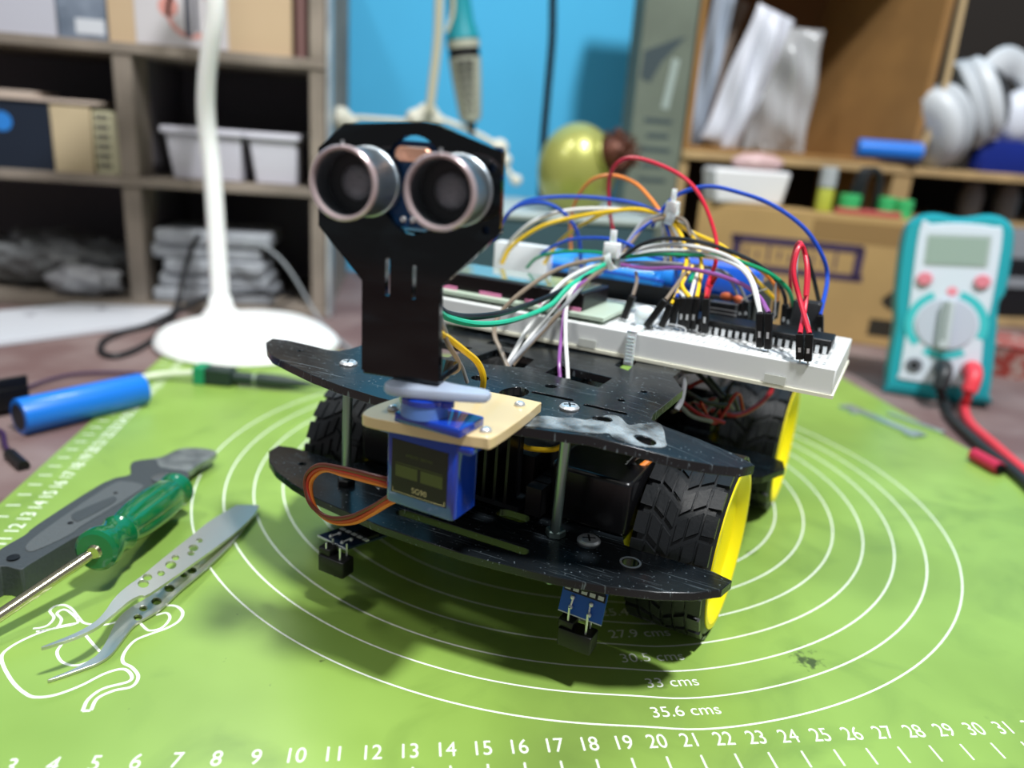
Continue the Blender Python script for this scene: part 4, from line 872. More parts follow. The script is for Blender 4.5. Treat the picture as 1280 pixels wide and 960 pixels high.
# ================================================================== left shelves
def left_shelf():
    t = thing('cardboard_shelf', 'brown cardboard pigeonhole shelf on the left with dark inside', 'shelf', (-14, 62, -0.1))
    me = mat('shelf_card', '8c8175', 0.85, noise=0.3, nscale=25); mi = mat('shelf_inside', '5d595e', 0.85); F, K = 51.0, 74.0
    for z0, z1 in ((-0.1, 0.6), (10.2, 10.95), (20.3, 21.1), (32, 32.8)):
        b = B(); b.box((-38, 5.8), (F, K), (z0, z1)); wobj(t, 'board', b, me, bevel=0.08)
    for x0, x1 in ((-38, -37.2), (-10.6, -9.2), (4.4, 5.8)):
        for z0, z1 in ((0.6, 10.2), (10.95, 20.3)) + (((21.1, 32),) if x0 != -10.6 else ()):
            b = B(); b.box((x0, x1), (F+0.15, K), (z0, z1)); wobj(t, 'divider', b, me, bevel=0.08)
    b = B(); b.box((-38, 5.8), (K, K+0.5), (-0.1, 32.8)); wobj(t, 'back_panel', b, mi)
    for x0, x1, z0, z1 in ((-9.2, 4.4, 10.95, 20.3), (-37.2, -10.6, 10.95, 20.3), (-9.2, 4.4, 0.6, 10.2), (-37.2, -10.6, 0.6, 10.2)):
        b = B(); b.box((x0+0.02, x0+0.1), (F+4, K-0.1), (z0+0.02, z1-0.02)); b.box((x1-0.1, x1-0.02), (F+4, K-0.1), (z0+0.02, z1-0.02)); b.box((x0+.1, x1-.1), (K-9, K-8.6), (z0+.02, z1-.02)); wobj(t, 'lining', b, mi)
    b = B(); b.box((5.8, 6.1), (F-0.3, F+3), (0, 31)); vs = []
    wobj(t, 'plastic_wrap', b, mat('wrap_grey', 'a9adae', 0.3, noise=0.4, nscale=40, col2='8a8d90', bump=0.8, bscale=60), label='greyish plastic wrap on the right side')
    def bx(name, x, y, z, m, label, cat, **k):
        b = B(); b.box(x, y, z); return solo(name, b, m, label, cat, ((x[0]+x[1])/2, (y[0]+y[1])/2, z[0]), bevel=0.06, **k)
    # middle left hole
    t2 = thing('navy_box', 'dark navy carton with a light blue dot in the middle left hole', 'box', (-19.5, 56, 10.95))
    b = B(); b.box((-23, -16.0), (52.2, 60), (10.95, 16.3)); wobj(t2, 'carton', b, mat('navy_card', '16202f', 0.5), bevel=0.06)
    b = B(); b.cyl((-19.6, 52.2, 14.6), (-19.6, 52.17, 14.6), 0.75, n=28); wobj(t2, 'printed_dot', b, mat('dot_blue', '2a7ccc', 0.5))
    bx('kraft_box', (-15.9, -12.9), (52.0, 58), (10.95, 16.1), mat('kraft_light', 'b8a787', 0.8), 'small plain kraft box between the navy carton and the ribbed cream part', 'box')
    t2 = thing('ribbed_part', 'cream plastic part with dark horizontal slots beside the small kraft box', 'connector', (-11.7, 54, 10.95))
    b = B(); b.box((-12.8, -10.75), (52.2, 56), (10.95, 15.9)); wobj(t2, 'body', b, mat('cream_plastic', 'b9b596', 0.5), bevel=0.1)
    for k in range(6): b = B(); b.box((-12.6, -11.6), (52.15, 52.25), (11.5+0.75*k, 11.85+0.75*k)); wobj(t2, 'slot', b, mat('slot_dark', '56524c', 0.7))
    b = B(); b.box((-20.5, -12.2), (52.0, 57), (0, 0.3), Matrix.Translation((0, 0, 16.3))); b.box((-21, -17), (52.1, 57), (0.3, 0.7), Matrix.Translation((0, 0, 16.3)))
    solo('pale_card', b, mat('pale_card', 'b9a99c', 0.7), 'flat pale card lying on top of the navy carton', 'card', (-16, 54, 16.35), bevel=0.05)
    # white trays
    for x0, x1, lab in ((-7.7, -1.15, 'left of two white plastic trays in the middle hole, wider one'), (-1.05, 3.4, 'right of two white plastic trays in the middle hole, narrower one')):
        b = B(); z0, z1 = 10.97, 14.6; y0, y1 = 52, 61; i = 0.75
        b.hexa([(x0+i, y0+i, z0), (x1-i*.4, y0+i, z0), (x1-i*.4, y1-i, z0), (x0+i, y1-i, z0), (x0+0.35, y0+.3, z1), (x1-0.25, y0+.3, z1), (x1-0.25, y1-.3, z1), (x0+0.35, y1-.3, z1)])
        o = solo('plastic_tray', b, mat('tray_white', 'c6c5cf', 0.5), lab, 'tray', ((x0+x1)/2, 56, z0), bevel=0.15, group='white plastic trays')
        b = B(); b.box((x0, x1), (y0, y1), (z1, z1+0.55)); r = obj('lip', b, mat('tray_white', 'c6c5cf', 0.5), o, bevel=0.12, origin=None); r.location = -Vector(o.location)
    # packets in the bottom right hole
    mp = mat('clear_packet', 'a9adb2', 0.3, noise=0.35, nscale=60, col2='8b8f95', bump=1.0, bscale=60, spec=0.6)
    names = ['undermost', 'second from the bottom', 'third from the bottom', 'fourth from the bottom', 'topmost']
    for k in range(5):
        b = B(); x0 = -9.0+0.25*((k*37) % 5)-0.3*(k > 2); x1 = 1.0-0.5*((k*53) % 4)*0.6; z = 0.62+1.25*k; n = 14; vs = []
        b.rbox((x0, x1), (51.6+0.3*(k % 2), 58), (z, z+1.2), 0.4, 4)
        solo('plastic_packet', b, mp, 'clear plastic packet behind the lamp neck, '+names[k]+' of the stack', 'packet', ((x0+x1)/2, 55, z), group='clear packets in the bottom hole', bevel=0.12)
    # crumpled bags bottom left
    def bag(c, r, sc, label, seed, m):
        random.seed(seed); b = B(); b.sphere((0, 0, 0), r, 36, sc); nv = []
        ph = [random.uniform(0, 6) for _ in range(6)]
        for x, y, z in b.v:
            k = 1+0.10*math.sin(3*x+ph[0])*math.sin(2.2*y+ph[1])+0.08*math.sin(4.5*z+ph[2]+x*2)+0.05*math.sin(9*x+ph[3]+5*z)
            nv.append((x*k+c[0], y*k+c[1], max(0, z*k+r*sc[2])+c[2]))
        b.v = nv; return solo('plastic_bag', b, m, label, 'bag', c, group=None)
    bag((-19.0, 57, 0.62), 3.2, (2.2, 1, 0.75), 'large grey crumpled plastic bag in the bottom left hole', 3, mat('bag_grey', '77797a', 0.4, noise=0.4, nscale=50, bump=0.6, bscale=80))
    bag((-14.8, 52.9, 0.62), 1.6, (2.0, 1, 0.8), 'small paler crumpled bag in front of the large grey bag', 5, mat('bag_pale', 'a3a4a8', 0.35, noise=0.4, nscale=50, bump=0.6, bscale=80))
    # on the top board
    bx('white_carton', (-26, -14.6), (51.6, 60), (21.1, 30), mat('carton_white', 'b4b4be', 0.6), 'plain pale grey-white carton on the top board at the left edge', 'box')
    t2 = thing('blue_grey_carton', 'blue-grey carton with a pale printed strip on the top board', 'box', (-12.7, 56, 21.1))
    b = B(); b.box((-14.5, -10.95), (51.7, 60), (21.1, 30)); wobj(t2, 'carton', b, mat('carton_bluegrey', '5d6877', 0.6, noise=0.4, nscale=60, col2='7b8594'), bevel=0.06)
    b = B(); b.box((-13.2, -11.1), (51.66, 51.7), (21.5, 22.6)); wobj(t2, 'printed_strip', b, mat('strip_pale', 'c3c6cc', 0.6))
    t2 = thing('parcel_box', 'tan parcel box with a white label and red ring mark on the top board', 'box', (-4, 56, 21.1))
    b = B(); b.box((-10.85, 3.0), (51.7, 62), (21.1, 31)); wobj(t2, 'carton', b, mat('parcel_tan', 'b79f80', 0.8), bevel=0.06)
    b = B(); b.box((-8.8, -1.9), (51.64, 51.7), (21.2, 30)); wobj(t2, 'paper_label', b, mat('label_paper', 'bdb9bb', 0.6))
    b = B(); n = 40; cx, cz = -4.6, 23.7
    for k in range(n):
        a0, a1 = 2*PI*k/n, 2*PI*(k+1)/n
        b.add([(cx+1.55*math.cos(a0), 51.62, cz+1.55*math.sin(a0)), (cx+1.9*math.cos(a0), 51.62, cz+1.9*math.sin(a0)), (cx+1.9*math.cos(a1), 51.62, cz+1.9*math.sin(a1)), (cx+1.55*math.cos(a1), 51.62, cz+1.55*math.sin(a1))], [(0, 1, 2, 3)])
    b.prism(circ(-6.3, 24, 0.75, 20), 0, 0.01, Matrix(((1, 0, 0, 0), (0, 0, 1, 51.62), (0, 1, 0, 0), (0, 0, 0, 1)))); wobj(t2, 'ring_mark', b, mat('mark_red', 'c98a80', 0.6))
    b = B(); b.box((-5.1, -4.6), (51.6, 51.63), (21.9, 25.4)); b.box((-4.4, -4.1), (51.6, 51.63), (22.3, 25.0)); wobj(t2, 'dark_lettering', b, mat('ink_dark', '4b4c55', 0.6))
    b = B(); b.lathe([(0.5, 0), (0.5, 9)], (3.7, 52.2, 21.1), (0, 0, 1), 20); solo('brown_tube', b, mat('tube_brown', '6d4f4c', 0.5), 'thin brown tube standing between the parcel box and the shelf side', 'tube', (3.7, 52.2, 21.1))
left_shelf()
# ================================================================== things hanging before the blue wall
def hanging():
    Y = 60
    a = WY(568, -60, Y); e = WY(589, 158, Y); d = (e-a).normalized(); L = (e-a).length; H0 = lambda py: (py+60)/218*L
    t = thing('soldering_iron', 'teal and cream soldering iron hanging with its ribbed sleeve pointing down', 'soldering iron', (e.x, e.y, e.z))
    b = B(); b.lathe([(0.9, 0), (1.05, H0(0)), (1.2, H0(25)), (1.45, H0(38)), (1.55, H0(46))], a, d, 32); wobj(t, 'handle', b, mat('iron_teal', '1f8a96', 0.35))
    b = B(); b.lathe([(1.5, H0(47)), (1.52, H0(57))], a, d, 32); wobj(t, 'collar', b, mat('iron_cream', 'a9aa98', 0.5))
    b = B(); b.lathe([(1.42, H0(57)), (1.45, H0(68))], a, d, 32); wobj(t, 'dark_band', b, M_black)
    b = B(); b.lathe([(1.5, H0(69)), (1.35, H0(100)), (1.05, H0(145)), (0.8, H0(152))], a, d, 32); s = wobj(t, 'ribbed_sleeve', b, mat('iron_cream', 'a9aa98', 0.5))
    for k in range(7):
        c = a+d*H0(76+10*k); n_ = CAM-c; n_ = (n_-d*n_.dot(d)).normalized(); x_ = n_.cross(d).normalized(); r = 1.5-0.075*k; wv = 0.8-0.07*k
        Mk = Matrix((x_, d, n_)).transposed().to_4x4(); Mk.translation = c
        b = B(); b.box((-wv, wv), (-0.2, 0.2), (r-0.5, r+0.05), Mk); o_ = obj('rib_slot', b, mat('slot_dark2', '3d3c38', 0.6), s); o_.location = Vector((0, 0, 0))
    b = B(); b.cyl(e-d*0.5, e+d*0.9, 0.45, 0.3); wobj(t, 'tip_holder', b, M_black)
    b = B(); b.tube([WY(551, -60, Y-1), WY(549, 0, Y-1), WY(547, 50, Y-1), WY(541, 105, Y-1), WY(537, 140, Y-1)], 0.42, 10); b.tube([WY(566, -20, Y-1.6), WY(566, 15, Y-1.6), WY(558, 40, Y-1.6)], 0.2, 8)
    solo('cream_cord', b, mat('cord_cream', 'b8b49c', 0.5), 'cream cord hanging just left of the teal soldering iron', 'cord', WY(537, 140, Y-1))
    b = B(); mw = mat('rope_white', 'd5d2c2', 0.7, bump=0.5, bscale=100)
    b.tube([WY(418, 156, Y), WY(440, 148, Y), WY(480, 150, Y), WY(515, 152, Y), WY(535, 145, Y), WY(580, 160, Y), WY(618, 180, Y), WY(632, 195, Y), (WY(634, 212, Y)), WY(646, 226, Y)], 0.28, 8)
    for px, py, r in ((425, 148, 1.2), (436, 152, 0.8), (520, 148, 1.0), (534, 143, 1.15), (545, 150, 0.8), (624, 184, 0.9), (631, 200, 0.7), (645, 225, 0.6)): b.sphere(WY(px, py, Y), r, 14, (1, 0.8, 0.9))
    solo('knotted_rope', b, mw, 'white knotted rope stretched across the blue wall behind the sensor', 'rope', WY(425, 148, Y))
    b = B(); b.tube([WY(692, -60, Y), WY(691, 0, Y), WY(690, 50, Y), WY(684, 120, Y), WY(679, 180, Y), WY(676, 250, Y), WY(676, 300, Y)], 0.36, 12)
    solo('black_hanging_cable', b, mat('cable_gloss', '17181b', 0.2), 'thick shiny black cable hanging straight down the blue wall', 'cable', WY(676, 300, Y))
hanging()
def station():
    t = thing('station_box', 'dark teal-grey equipment box with a pale top behind the robot', 'equipment', (25, 55, -0.1))
    b = B(); b.rbox((16.8, 33.5), (46.5, 64), (-0.1, 9.9), 0.6); wobj(t, 'body', b, mat('station_teal', '39505a', 0.45))
    b = B(); b.rbox((16.6, 33.7), (46.3, 64.2), (9.9, 10.4), 0.6); wobj(t, 'lid', b, mat('station_lid', 'a9b4b3', 0.45))
    t = thing('tip_cleaner', 'shiny yellow-green dome holding a copper wool ball', 'tip cleaner', (26.8, 50, 10.4))
    mg = mat('gold_green', 'a6a657', 0.36, metal=0.35, coat=0.35)
    b = B(); b.sphere((26.8, 50, 13.9), 3.35, 48, (1, 1, 1.18)); b.v = [(x, y, max(z, 10.4)) for x, y, z in b.v]; wobj(t, 'dome', b, mg)
    ax = Vector((0.72, -0.60, 0.30)).normalized(); c = Vector((26.8, 50, 14.4))+ax*2.85
    b = B(); b.lathe([(1.75, 0), (1.9, 0.25), (1.8, 0.4), (1.55, 0.3), (1.4, -0.2)], c, ax, 32, caps=False); wobj(t, 'opening_ring', b, mg)
    random.seed(4); b = B()
    for k in range(70):
        p = [Vector((random.gauss(0, 1), random.gauss(0, 1), random.gauss(0, 1))).normalized()*random.uniform(0.9, 2.1) for _ in range(4)]
        b.tube([c+ax*0.9+q for q in p], 0.07, 5, sub=5)
    b.sphere(c+ax*0.7, 1.5, 16); wobj(t, 'copper_wool', b, mat('copper', '5e3626', 0.5, metal=0.4))
station()
# ================================================================== right side
def right_side():
    Y = 60
    t = thing('grey_green_carton', 'tall grey-green carton with dark printed marks beside the blue wall', 'box', (36, 66, -0.1))
    b = B(); b.box((34.0, 39.3), (Y, 64), (-0.1, 40)); wobj(t, 'carton', b, mat('card_greygreen', '6b7467', 0.8, noise=0.2, nscale=20), bevel=0.1)
    mi = mat('ink_slate', '39464a', 0.7)
    Mx = Matrix(((1, 0, 0, 0), (0, 0, 1, Y-0.03), (0, 1, 0, 0), (0, 0, 0, 1)))
    b = B(); b.prism([(34.3, 22.6), (35.3, 22.2), (36.3, 24.2), (38.4, 26.6), (37.2, 26.2), (35.8, 25.6), (34.4, 25.0)], 0, 0.02, Mx); wobj(t, 'printed_arrow', b, mi)
    for k, (x0, x1, z) in enumerate(((35.2, 38.0, 18.6), (35.6, 37.8, 17.2), (35.0, 38.2, 15.9), (35.4, 37.6, 14.4), (35.2, 38.1, 13.0))):
        b = B(); b.box((x0, x1), (Y-0.03, Y), (z, z+0.42)); wobj(t, 'printed_line', b, mi)
    b = B(); b.box((37.0, 37.7), (Y-0.05, Y), (20.0, 24.6), Matrix.Translation((37, 0, 22)) @ Matrix.Rotation(0.12, 4, 'Y') @ Matrix.Translation((-37, 0, -22))); wobj(t, 'tape', b, mat('tape', '9ba8a2', 0.3))
    # open box on its side: the cubby
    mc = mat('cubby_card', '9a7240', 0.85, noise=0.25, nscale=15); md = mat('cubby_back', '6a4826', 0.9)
    t = thing('open_cardboard_box', 'large brown cardboard box on its side holding clear bags, on the right shelf', 'box', (52, 66, 16.4))
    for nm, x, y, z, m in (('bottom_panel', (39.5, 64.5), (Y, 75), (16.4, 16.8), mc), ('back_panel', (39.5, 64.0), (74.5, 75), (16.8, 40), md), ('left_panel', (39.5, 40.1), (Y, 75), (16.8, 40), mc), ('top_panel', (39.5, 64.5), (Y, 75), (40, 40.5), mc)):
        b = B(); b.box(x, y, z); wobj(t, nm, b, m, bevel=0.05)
    b = B(); b.hexa([(64.0, Y+0.2, 16.8), (64.6, Y, 16.8), (64.6, 75, 16.8), (58.5, 75, 16.8), (64.0+0.6, Y+0.2, 40), (65.3, Y, 40), (65.3, 75, 40), (59.5, 75, 40)]); wobj(t, 'right_panel', b, mc)
    b = B(); b.prism([(64.2, 16.8), (65.6, 22.5), (65.4, 40), (65.9, 40), (66.2, 22.5), (64.8, 16.8)], Y-0.4, Y, Matrix(((1, 0, 0, 0), (0, 0, 1, 0), (0, 1, 0, 0), (0, 0, 0, 1)))); wobj(t, 'flap_edge', b, mat('card_edge', 'b49c74', 0.8))
    # shelf under it
    t = thing('wooden_shelf', 'brown board shelf on the right carrying the open box and white headphones', 'shelf', (62, 68, -0.1))
    b = B(); b.box((39.4, 95), (Y-0.4, 75.4), (15.5, 16.35)); wobj(t, 'board', b, M_card, bevel=0.08)
    b = B(); b.box((39.4, 95), (Y-0.2, 75.4), (-0.1, 0.8)); wobj(t, 'bottom_board', b, M_card, bevel=0.08)
    b = B(); b.box((62.5, 64.6), (Y-0.2, 75.4), (0.8, 15.5)); wobj(t, 'divider', b, mat('divider_tan', 'a2875c', 0.8), bevel=0.08)
    b = B(); b.box((39.4, 40.2), (Y, 75.4), (0.8, 15.5)); wobj(t, 'side_panel', b, M_card)
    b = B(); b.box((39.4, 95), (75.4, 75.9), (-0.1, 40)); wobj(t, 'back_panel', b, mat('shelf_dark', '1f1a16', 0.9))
    # clear bags
    def bagp(c, w_, h_, tilt, label, m, seed, th=1.2):
        random.seed(seed); b = B(); vs = []; nx, nz = 16, 24
        Mt = Matrix.Translation(c) @ Matrix.Rotation(tilt, 4, 'Y')
        for side in (-1, 1):
            for j in range(nz+1):
                for i in range(nx+1):
                    x, z = i/nx*2-1, j/nz; e = (1-x**4)*(1-(2*z-1)**6)
                    y = side*(th*e*(0.6+0.3*math.sin(7*x+4*z+seed)+0.25*math.sin(13*z+3*x+seed)))
                    vs.append(Mt @ Vector((x*w_/2*(1-0.05*math.sin(9*z)), y, z*h_)))
        n1 = (nx+1)*(nz+1)
        fs = [(j*(nx+1)+i, j*(nx+1)+i+1, (j+1)*(nx+1)+i+1, (j+1)*(nx+1)+i) for j in range(nz) for i in range(nx)]
        fs += [tuple(n1+k for k in reversed(f)) for f in fs[:nx*nz]]
        rim = [i for i in range(nx+1)]+[j*(nx+1)+nx for j in range(1, nz+1)]+[nz*(nx+1)+i for i in range(nx-1, -1, -1)]+[j*(nx+1) for j in range(nz-1, 0, -1)]
        fs += [(rim[k], rim[k-1], n1+rim[k-1], n1+rim[k]) for k in range(len(rim))]
        b.add(vs, fs); return solo('clear_bag', b, m, label, 'bag', c, angle=80)
    mcl = mat('bag_clear', 'c4c6c8', 0.18, alpha=0.62, bump=1.0, bscale=70, spec=0.8); mwh = mat('bag_white', 'c9ccd6', 0.4, bump=0.6, bscale=60); mtan = mat('bag_tan', '98897c', 0.5, bump=0.6, bscale=60)
    bagp(Vector((42.2, 65.2, 16.9)), 2.4, 16, 0.10, 'narrow pale blue-grey bag at the left side of the open box', mat('bag_bluegrey', 'a3adbb', 0.3), 1)
    bagp(Vector((43.5, 71.5, 16.9)), 3.0, 16, 0.25, 'tan-grey bag leaning behind the white paper bag in the open box', mtan, 2)
    bagp(Vector((43.8, 61.8, 16.9)), 4.2, 13.5, 0.30, 'white papery bag leaning at the left of the open box', mwh, 3)
    bagp(Vector((47.6, 69.0, 16.9)), 4.2, 12.0, 0.22, 'wrinkled clear bag in the middle of the open box', mcl, 4)
    bagp(Vector((51.4, 65.2, 16.9)), 7.0, 12.2, 0.0, 'large clear wrinkled bag at the right of the bags in the open box', mcl, 5, 1.8)
    # blue cell on the shelf edge
    a = Vector((58.7, 59.6+0.9, 16.8+0.95)); t = thing('battery_cell', 'small blue battery cell lying on the shelf edge near the headphones', 'battery', (61.5, 60.5, 16.8))
    b = B(); b.lathe([(0.7, 0), (0.95, 0.05), (0.95, 6.3), (0.8, 6.35)], (58.4, 60.9, 17.76), (0.97, -0.25, 0), 32); wobj(t, 'wrap', b, mat('cell_blue', '1673d6', 0.35))
    b = B(); b.lathe([(0.8, 6.36), (0.4, 6.4), (0.35, 6.6), (0.02, 6.6)], (58.4, 60.9, 17.76), (0.97, -0.25, 0), 24); wobj(t, 'positive_end', b, mat('cell_tip', 'bcd2de', 0.3, metal=0.6))
    # headphones
    t = thing('headphones', 'white over-ear headphones lying on the right shelf', 'headphones', (69, 62, 16.4))
    mh = mat('headphone_white', 'c9ced2', 0.4); mp2 = mat('headphone_pad', 'b4babf', 0.6)
    def cup(c, ax, r, h, nm):
        ax = Vector(ax).normalized(); q = ax.to_track_quat('Z', 'Y').to_matrix().to_4x4()
        def lay(prof, name, m):
            b = B(); n = 40; vs = []
            for rr, z in prof:
                for i in range(n):
                    g = 2*PI*i/n; vs.append(Vector(c)+(q @ Vector((rr*0.82*math.cos(g), rr*1.12*math.sin(g), z))))
            b.add(vs, [(l*n+i, l*n+(i+1) % n, (l+1)*n+(i+1) % n, (l+1)*n+i) for l in range(len(prof)-1) for i in range(n)]+[tuple(reversed(range(n))), tuple((len(prof)-1)*n+i for i in range(n))])
            return wobj(t, name, b, m, angle=60)
        lay([(r*0.8, 0), (r*0.97, 0.15), (r, 0.6), (r*0.97, 1.3), (r*0.85, 1.5)], 'ear_cushion', mp2)
        lay([(r*0.9, 1.5), (r*0.94, 1.7), (r*0.94, 2.5), (r*0.8, 3.1), (r*0.5, 3.4)], 'ear_cup', mh)
    cup((68.1, 61.2, 20.9), (-0.86, -0.35, -0.35), 3.8, 3, 'a'); cup((69.4, 61.6, 22.6), (0.86, -0.3, 0.42), 4.1, 3, 'b')
    b = B(); b.tube([(70.8, 61, 25.2), (72.5, 61.5, 27.0), (75, 62.5, 27.4), (77.5, 63, 26.0), (79, 63, 23), (77, 62.5, 20), (73, 62, 19)], 0.7, 12, flat=2.2); wobj(t, 'headband', b, mh)
    b = B(); b.tube([(69.2, 60.2, 25.6), (70.7, 60.3, 26.2), (72.3, 60.4, 25.6), (73.6, 60.5, 23.5), (74.0, 60.5, 21.5)], 0.38, 10); wobj(t, 'yoke', b, mat('yoke_dark', '3c3f42', 0.35))
    for z in (20.9, 22.2): b = B(); b.rbox((71.2, 72.1), (-0.5, 0.5), (0, 0.3), 0.1, M=Matrix.Translation((-0.2, 59.0, z)) @ Matrix.Rotation(PI/2, 4, 'X')); wobj(t, 'ear_button', b, mat('button_grey', '6f757a', 0.5))
    b = B(); b.rbox((71.6, 80), (59.9, 62.0), (16.36, 19.6), 0.8, 4); solo('blue_pouch', b, mat('pouch_blue', '10267c', 0.4), 'deep blue box under the white headphones', 'box', (75, 63, 16.36))
    b = B(); b.sphere((76.0, 61.5, 22.0), 2.4, 24, (0.9, 0.7, 1.2)); b.v = [(x, y, max(z, 19.62)) for x, y, z in b.v]; solo('white_bundle', b, mat('bundle_white', 'd3d8e2', 0.4, bump=0.8, bscale=60), 'bright white wrapped bundle at the right edge on the blue box', 'bundle', (76, 61.5, 19.62))
    # big taped carton in front
    A = Vector((40.3, 55.5, -0.1)); ang = -0.42
    t = thing('cardboard_carton', 'tan cardboard carton with a purple marker frame standing on the desk behind the robot', 'box', A, ang)
    W_, D_, H_ = 21.5, 4.2, 11.8
    b = B(); b.box((0, W_), (0, D_), (0, H_)); obj('carton', b, mat('carton_tan', 'b3935f', 0.8, noise=0.15, nscale=12), t, bevel=0.1)
    b = B(); b.box((10.5, 18.8), (-0.02, 0.3), (9.3, 11.2)); obj('opening_shade', b, mat('flap_shade', '8d6f44', 0.85), t)  # flat darker patch painting the shade in the carton's opening
    mk = mat('marker_purple', '3b2c4c', 0.6); b = B()
    for x, z in (((3.4, 15.2), (8.4, 9.15)), ((4.3, 15.6), (5.8, 6.45)), ((3.6, 4.4), (6.0, 9.0)), ((14.6, 15.4), (6.0, 8.9))): b.box(x, (-0.03, 0.01), z)
    for k in range(9): b.box((4.9+k*1.0, 5.1+k*1.0), (-0.03, 0.01), (6.8+0.3*(k % 2), 8.3-0.3*((k+1) % 3)))
    obj('marker_drawing', b, mk, t)
    md2 = mat('print_black', '2a2419', 0.7); Mp = Matrix(((1, 0, 0, 0), (0, 0, 1, -0.02), (0, 1, 0, 0), (0, 0, 0, 1)))
    b = B(); b.prism(smooth2([(17.6, 4.4), (18.6, 5.6), (19.6, 7.8), (20.8, 9.3), (20.6, 7.0), (19.6, 4.6), (18.6, 3.6)], 3), 0, 0.02, Mp); obj('printed_leaf', b, md2, t)
    b = B(); b.box((17.0, 20.8), (-0.02, 0.01), (1.0, 2.6)); obj('printed_bar', b, md2, t)
    # odds and ends on the carton
    R_ = lambda u, v: (A.x+u*math.cos(ang)-v*math.sin(ang), A.y+u*math.sin(ang)+v*math.cos(ang))
    z0 = 11.75; x, y = R_(3.8, 2.2)
    b = B(); b.hexa([(x-3.4, y-1.6, z0), (x+3.4, y-1.6, z0), (x+3.4, y+1.6, z0), (x-3.4, y+1.6, z0), (x-3.8, y-1.8, z0+3.2), (x+3.8, y-1.8, z0+3.2), (x+3.8, y+1.8, z0+3.2), (x-3.8, y+1.8, z0+3.2)])
    solo('white_tub', b, mat('tub_white', 'e2e2e4', 0.45), 'white plastic tub standing on the left end of the tan carton', 'tub', (x, y, z0), bevel=0.3)
    b = B(); b.sphere((x+1, y, z0+3.9), 2.0, 20, (1.3, 0.7, 0.42)); b.v = [(a_, b_, max(c_, z0+3.22)+0.08*math.sin(5*a_)) for a_, b_, c_ in b.v]; solo('pink_bag', b, mat('bag_pink', 'c9a9a8', 0.4), 'pinkish soft bag on top of the white tub', 'bag', (x, y, z0+3.2))
    def jar(u, v, r, h, body, cap, capfirst, label, name='small_jar'):
        x, y = R_(u, v); t_ = thing(name, label, 'jar', (x, y, z0))
        b = B(); b.lathe([(r, 0), (r, h*0.5), (r*0.8, h*0.56)], (x, y, z0), (0, 0, 1), 24); wobj(t_, 'body', b, cap if capfirst else body)
        b = B(); b.lathe([(r*1.02, h*0.56), (r*1.02, h), (r*0.9, h*1.02)], (x, y, z0), (0, 0, 1), 24); wobj(t_, 'cap', b, body if capfirst else cap)
    mgn = mat('cap_green', '3fb46a', 0.4); myl = mat('liquid_lime', 'a8ac3c', 0.4); mcw = mat('cap_clear', 'a8adb0', 0.4)
    jar(11.2, 1.6, 0.75, 3.9, myl, mcw, False, 'small jar of lime liquid with a pale grey cap on the carton')
    jar(13.4, 1.6, 0.95, 1.7, mgn, mgn, False, 'round green jar next to the lime jar')
    jar(16.6, 1.8, 0.75, 1.7, mgn, mgn, False, 'left of the two small green jars at the right of the black clips')
    jar(18.1, 1.8, 0.75, 1.6, mgn, mgn, False, 'right of the two small green jars at the right of the black clips')
    x, y = R_(15.0, 2.4); b = B(); b.tube([(x-0.8, y, z0+0.2), (x-0.7, y, z0+3.2), (x, y, z0+4.0), (x+0.8, y, z0+3.2), (x+0.9, y, z0+0.2)], 0.34, 10); b.tube([(x-1.6, y+.4, z0+0.2), (x-0.9, y+.4, z0+3.6), (x-0.2, y+.4, z0+3.9)], 0.34, 10)
    solo('black_clips', b, mat('clip_black', '202224', 0.3), 'black looped clips standing between the green jars', 'clips', (x, y, z0))
    x, y = R_(15.0, 0.5); b = B(); b.box((-2.8, 2.8), (-0.3, 0.3), (0, 0.5), Matrix.Translation((x, y, z0)) @ Matrix.Rotation(ang, 4, 'Z')); solo('red_strip', b, mat('strip_red', 'b8504c', 0.5), 'flat red strip lying in front of the green jars on the carton', 'strip', (x, y, z0), bevel=0.08)
    # right lower hole contents
    for px, py, lab in ((1210, 262, 'left small pale jar in the dark hole above the multimeter'), (1255, 262, 'right small pale jar in the dark hole above the multimeter')):
        c = WY(px, py, 64); b = B(); b.lathe([(1.2, 0), (1.25, 2.5), (1.0, 3.2), (0.8, 3.8)], (c.x, 64, 11.3), (0, 0, 1), 24); solo('pale_jar', b, mat('jar_dim', '6f6f72', 0.4), lab, 'jar', (c.x, 64, 11.3))
    b = B(); b.box((66.5, 92), (61, 74), (10.8, 11.3)); solo('inner_board', b, M_card, 'inner board in the dark hole behind the multimeter', 'board', (75, 66, 10.8))
    b = B(); b.box((66.0, 92), (61.0, 72), (7.3, 10.75)); o = solo('grey_case', b, mat('case_grey', '8d9298', 0.45), 'pale grey case on the shelf to the right of the multimeter', 'case', (75, 66, 7.3), bevel=0.2)
    b = B(); b.box((65.6, 92), (60.6, 72), (0.85, 7.25)); o = solo('black_case', b, mat('case_black', '15161a', 0.35), 'black case with a pale ridge under the grey case', 'case', (75, 66, 0.85), bevel=0.2)
    b = B(); b.box((65.8, 92), (60.3, 60.6), (4.3, 5.4)); r = obj('pale_ridge', b, mat('case_grey', '8d9298', 0.45), o); r.location = -Vector(o.location)
    g = G(1275, 478, -0.1); b = B(); b.lathe([(3.2, 0), (3.6, 2.6), (3.7, 2.7), (3.0, 2.8)], (g.x+1.5, g.y+4, -0.1), (0, 0, 1), 32); solo('bits_tub', b, mat('tub_pink', 'b89c92', 0.3, noise=0.7, nscale=120, col2='a8453c', thr=(0.45, 0.55)), 'round clear tub with red bits at the right edge of the desk', 'tub', (g.x+1.5, g.y+4, -0.1))
right_side()
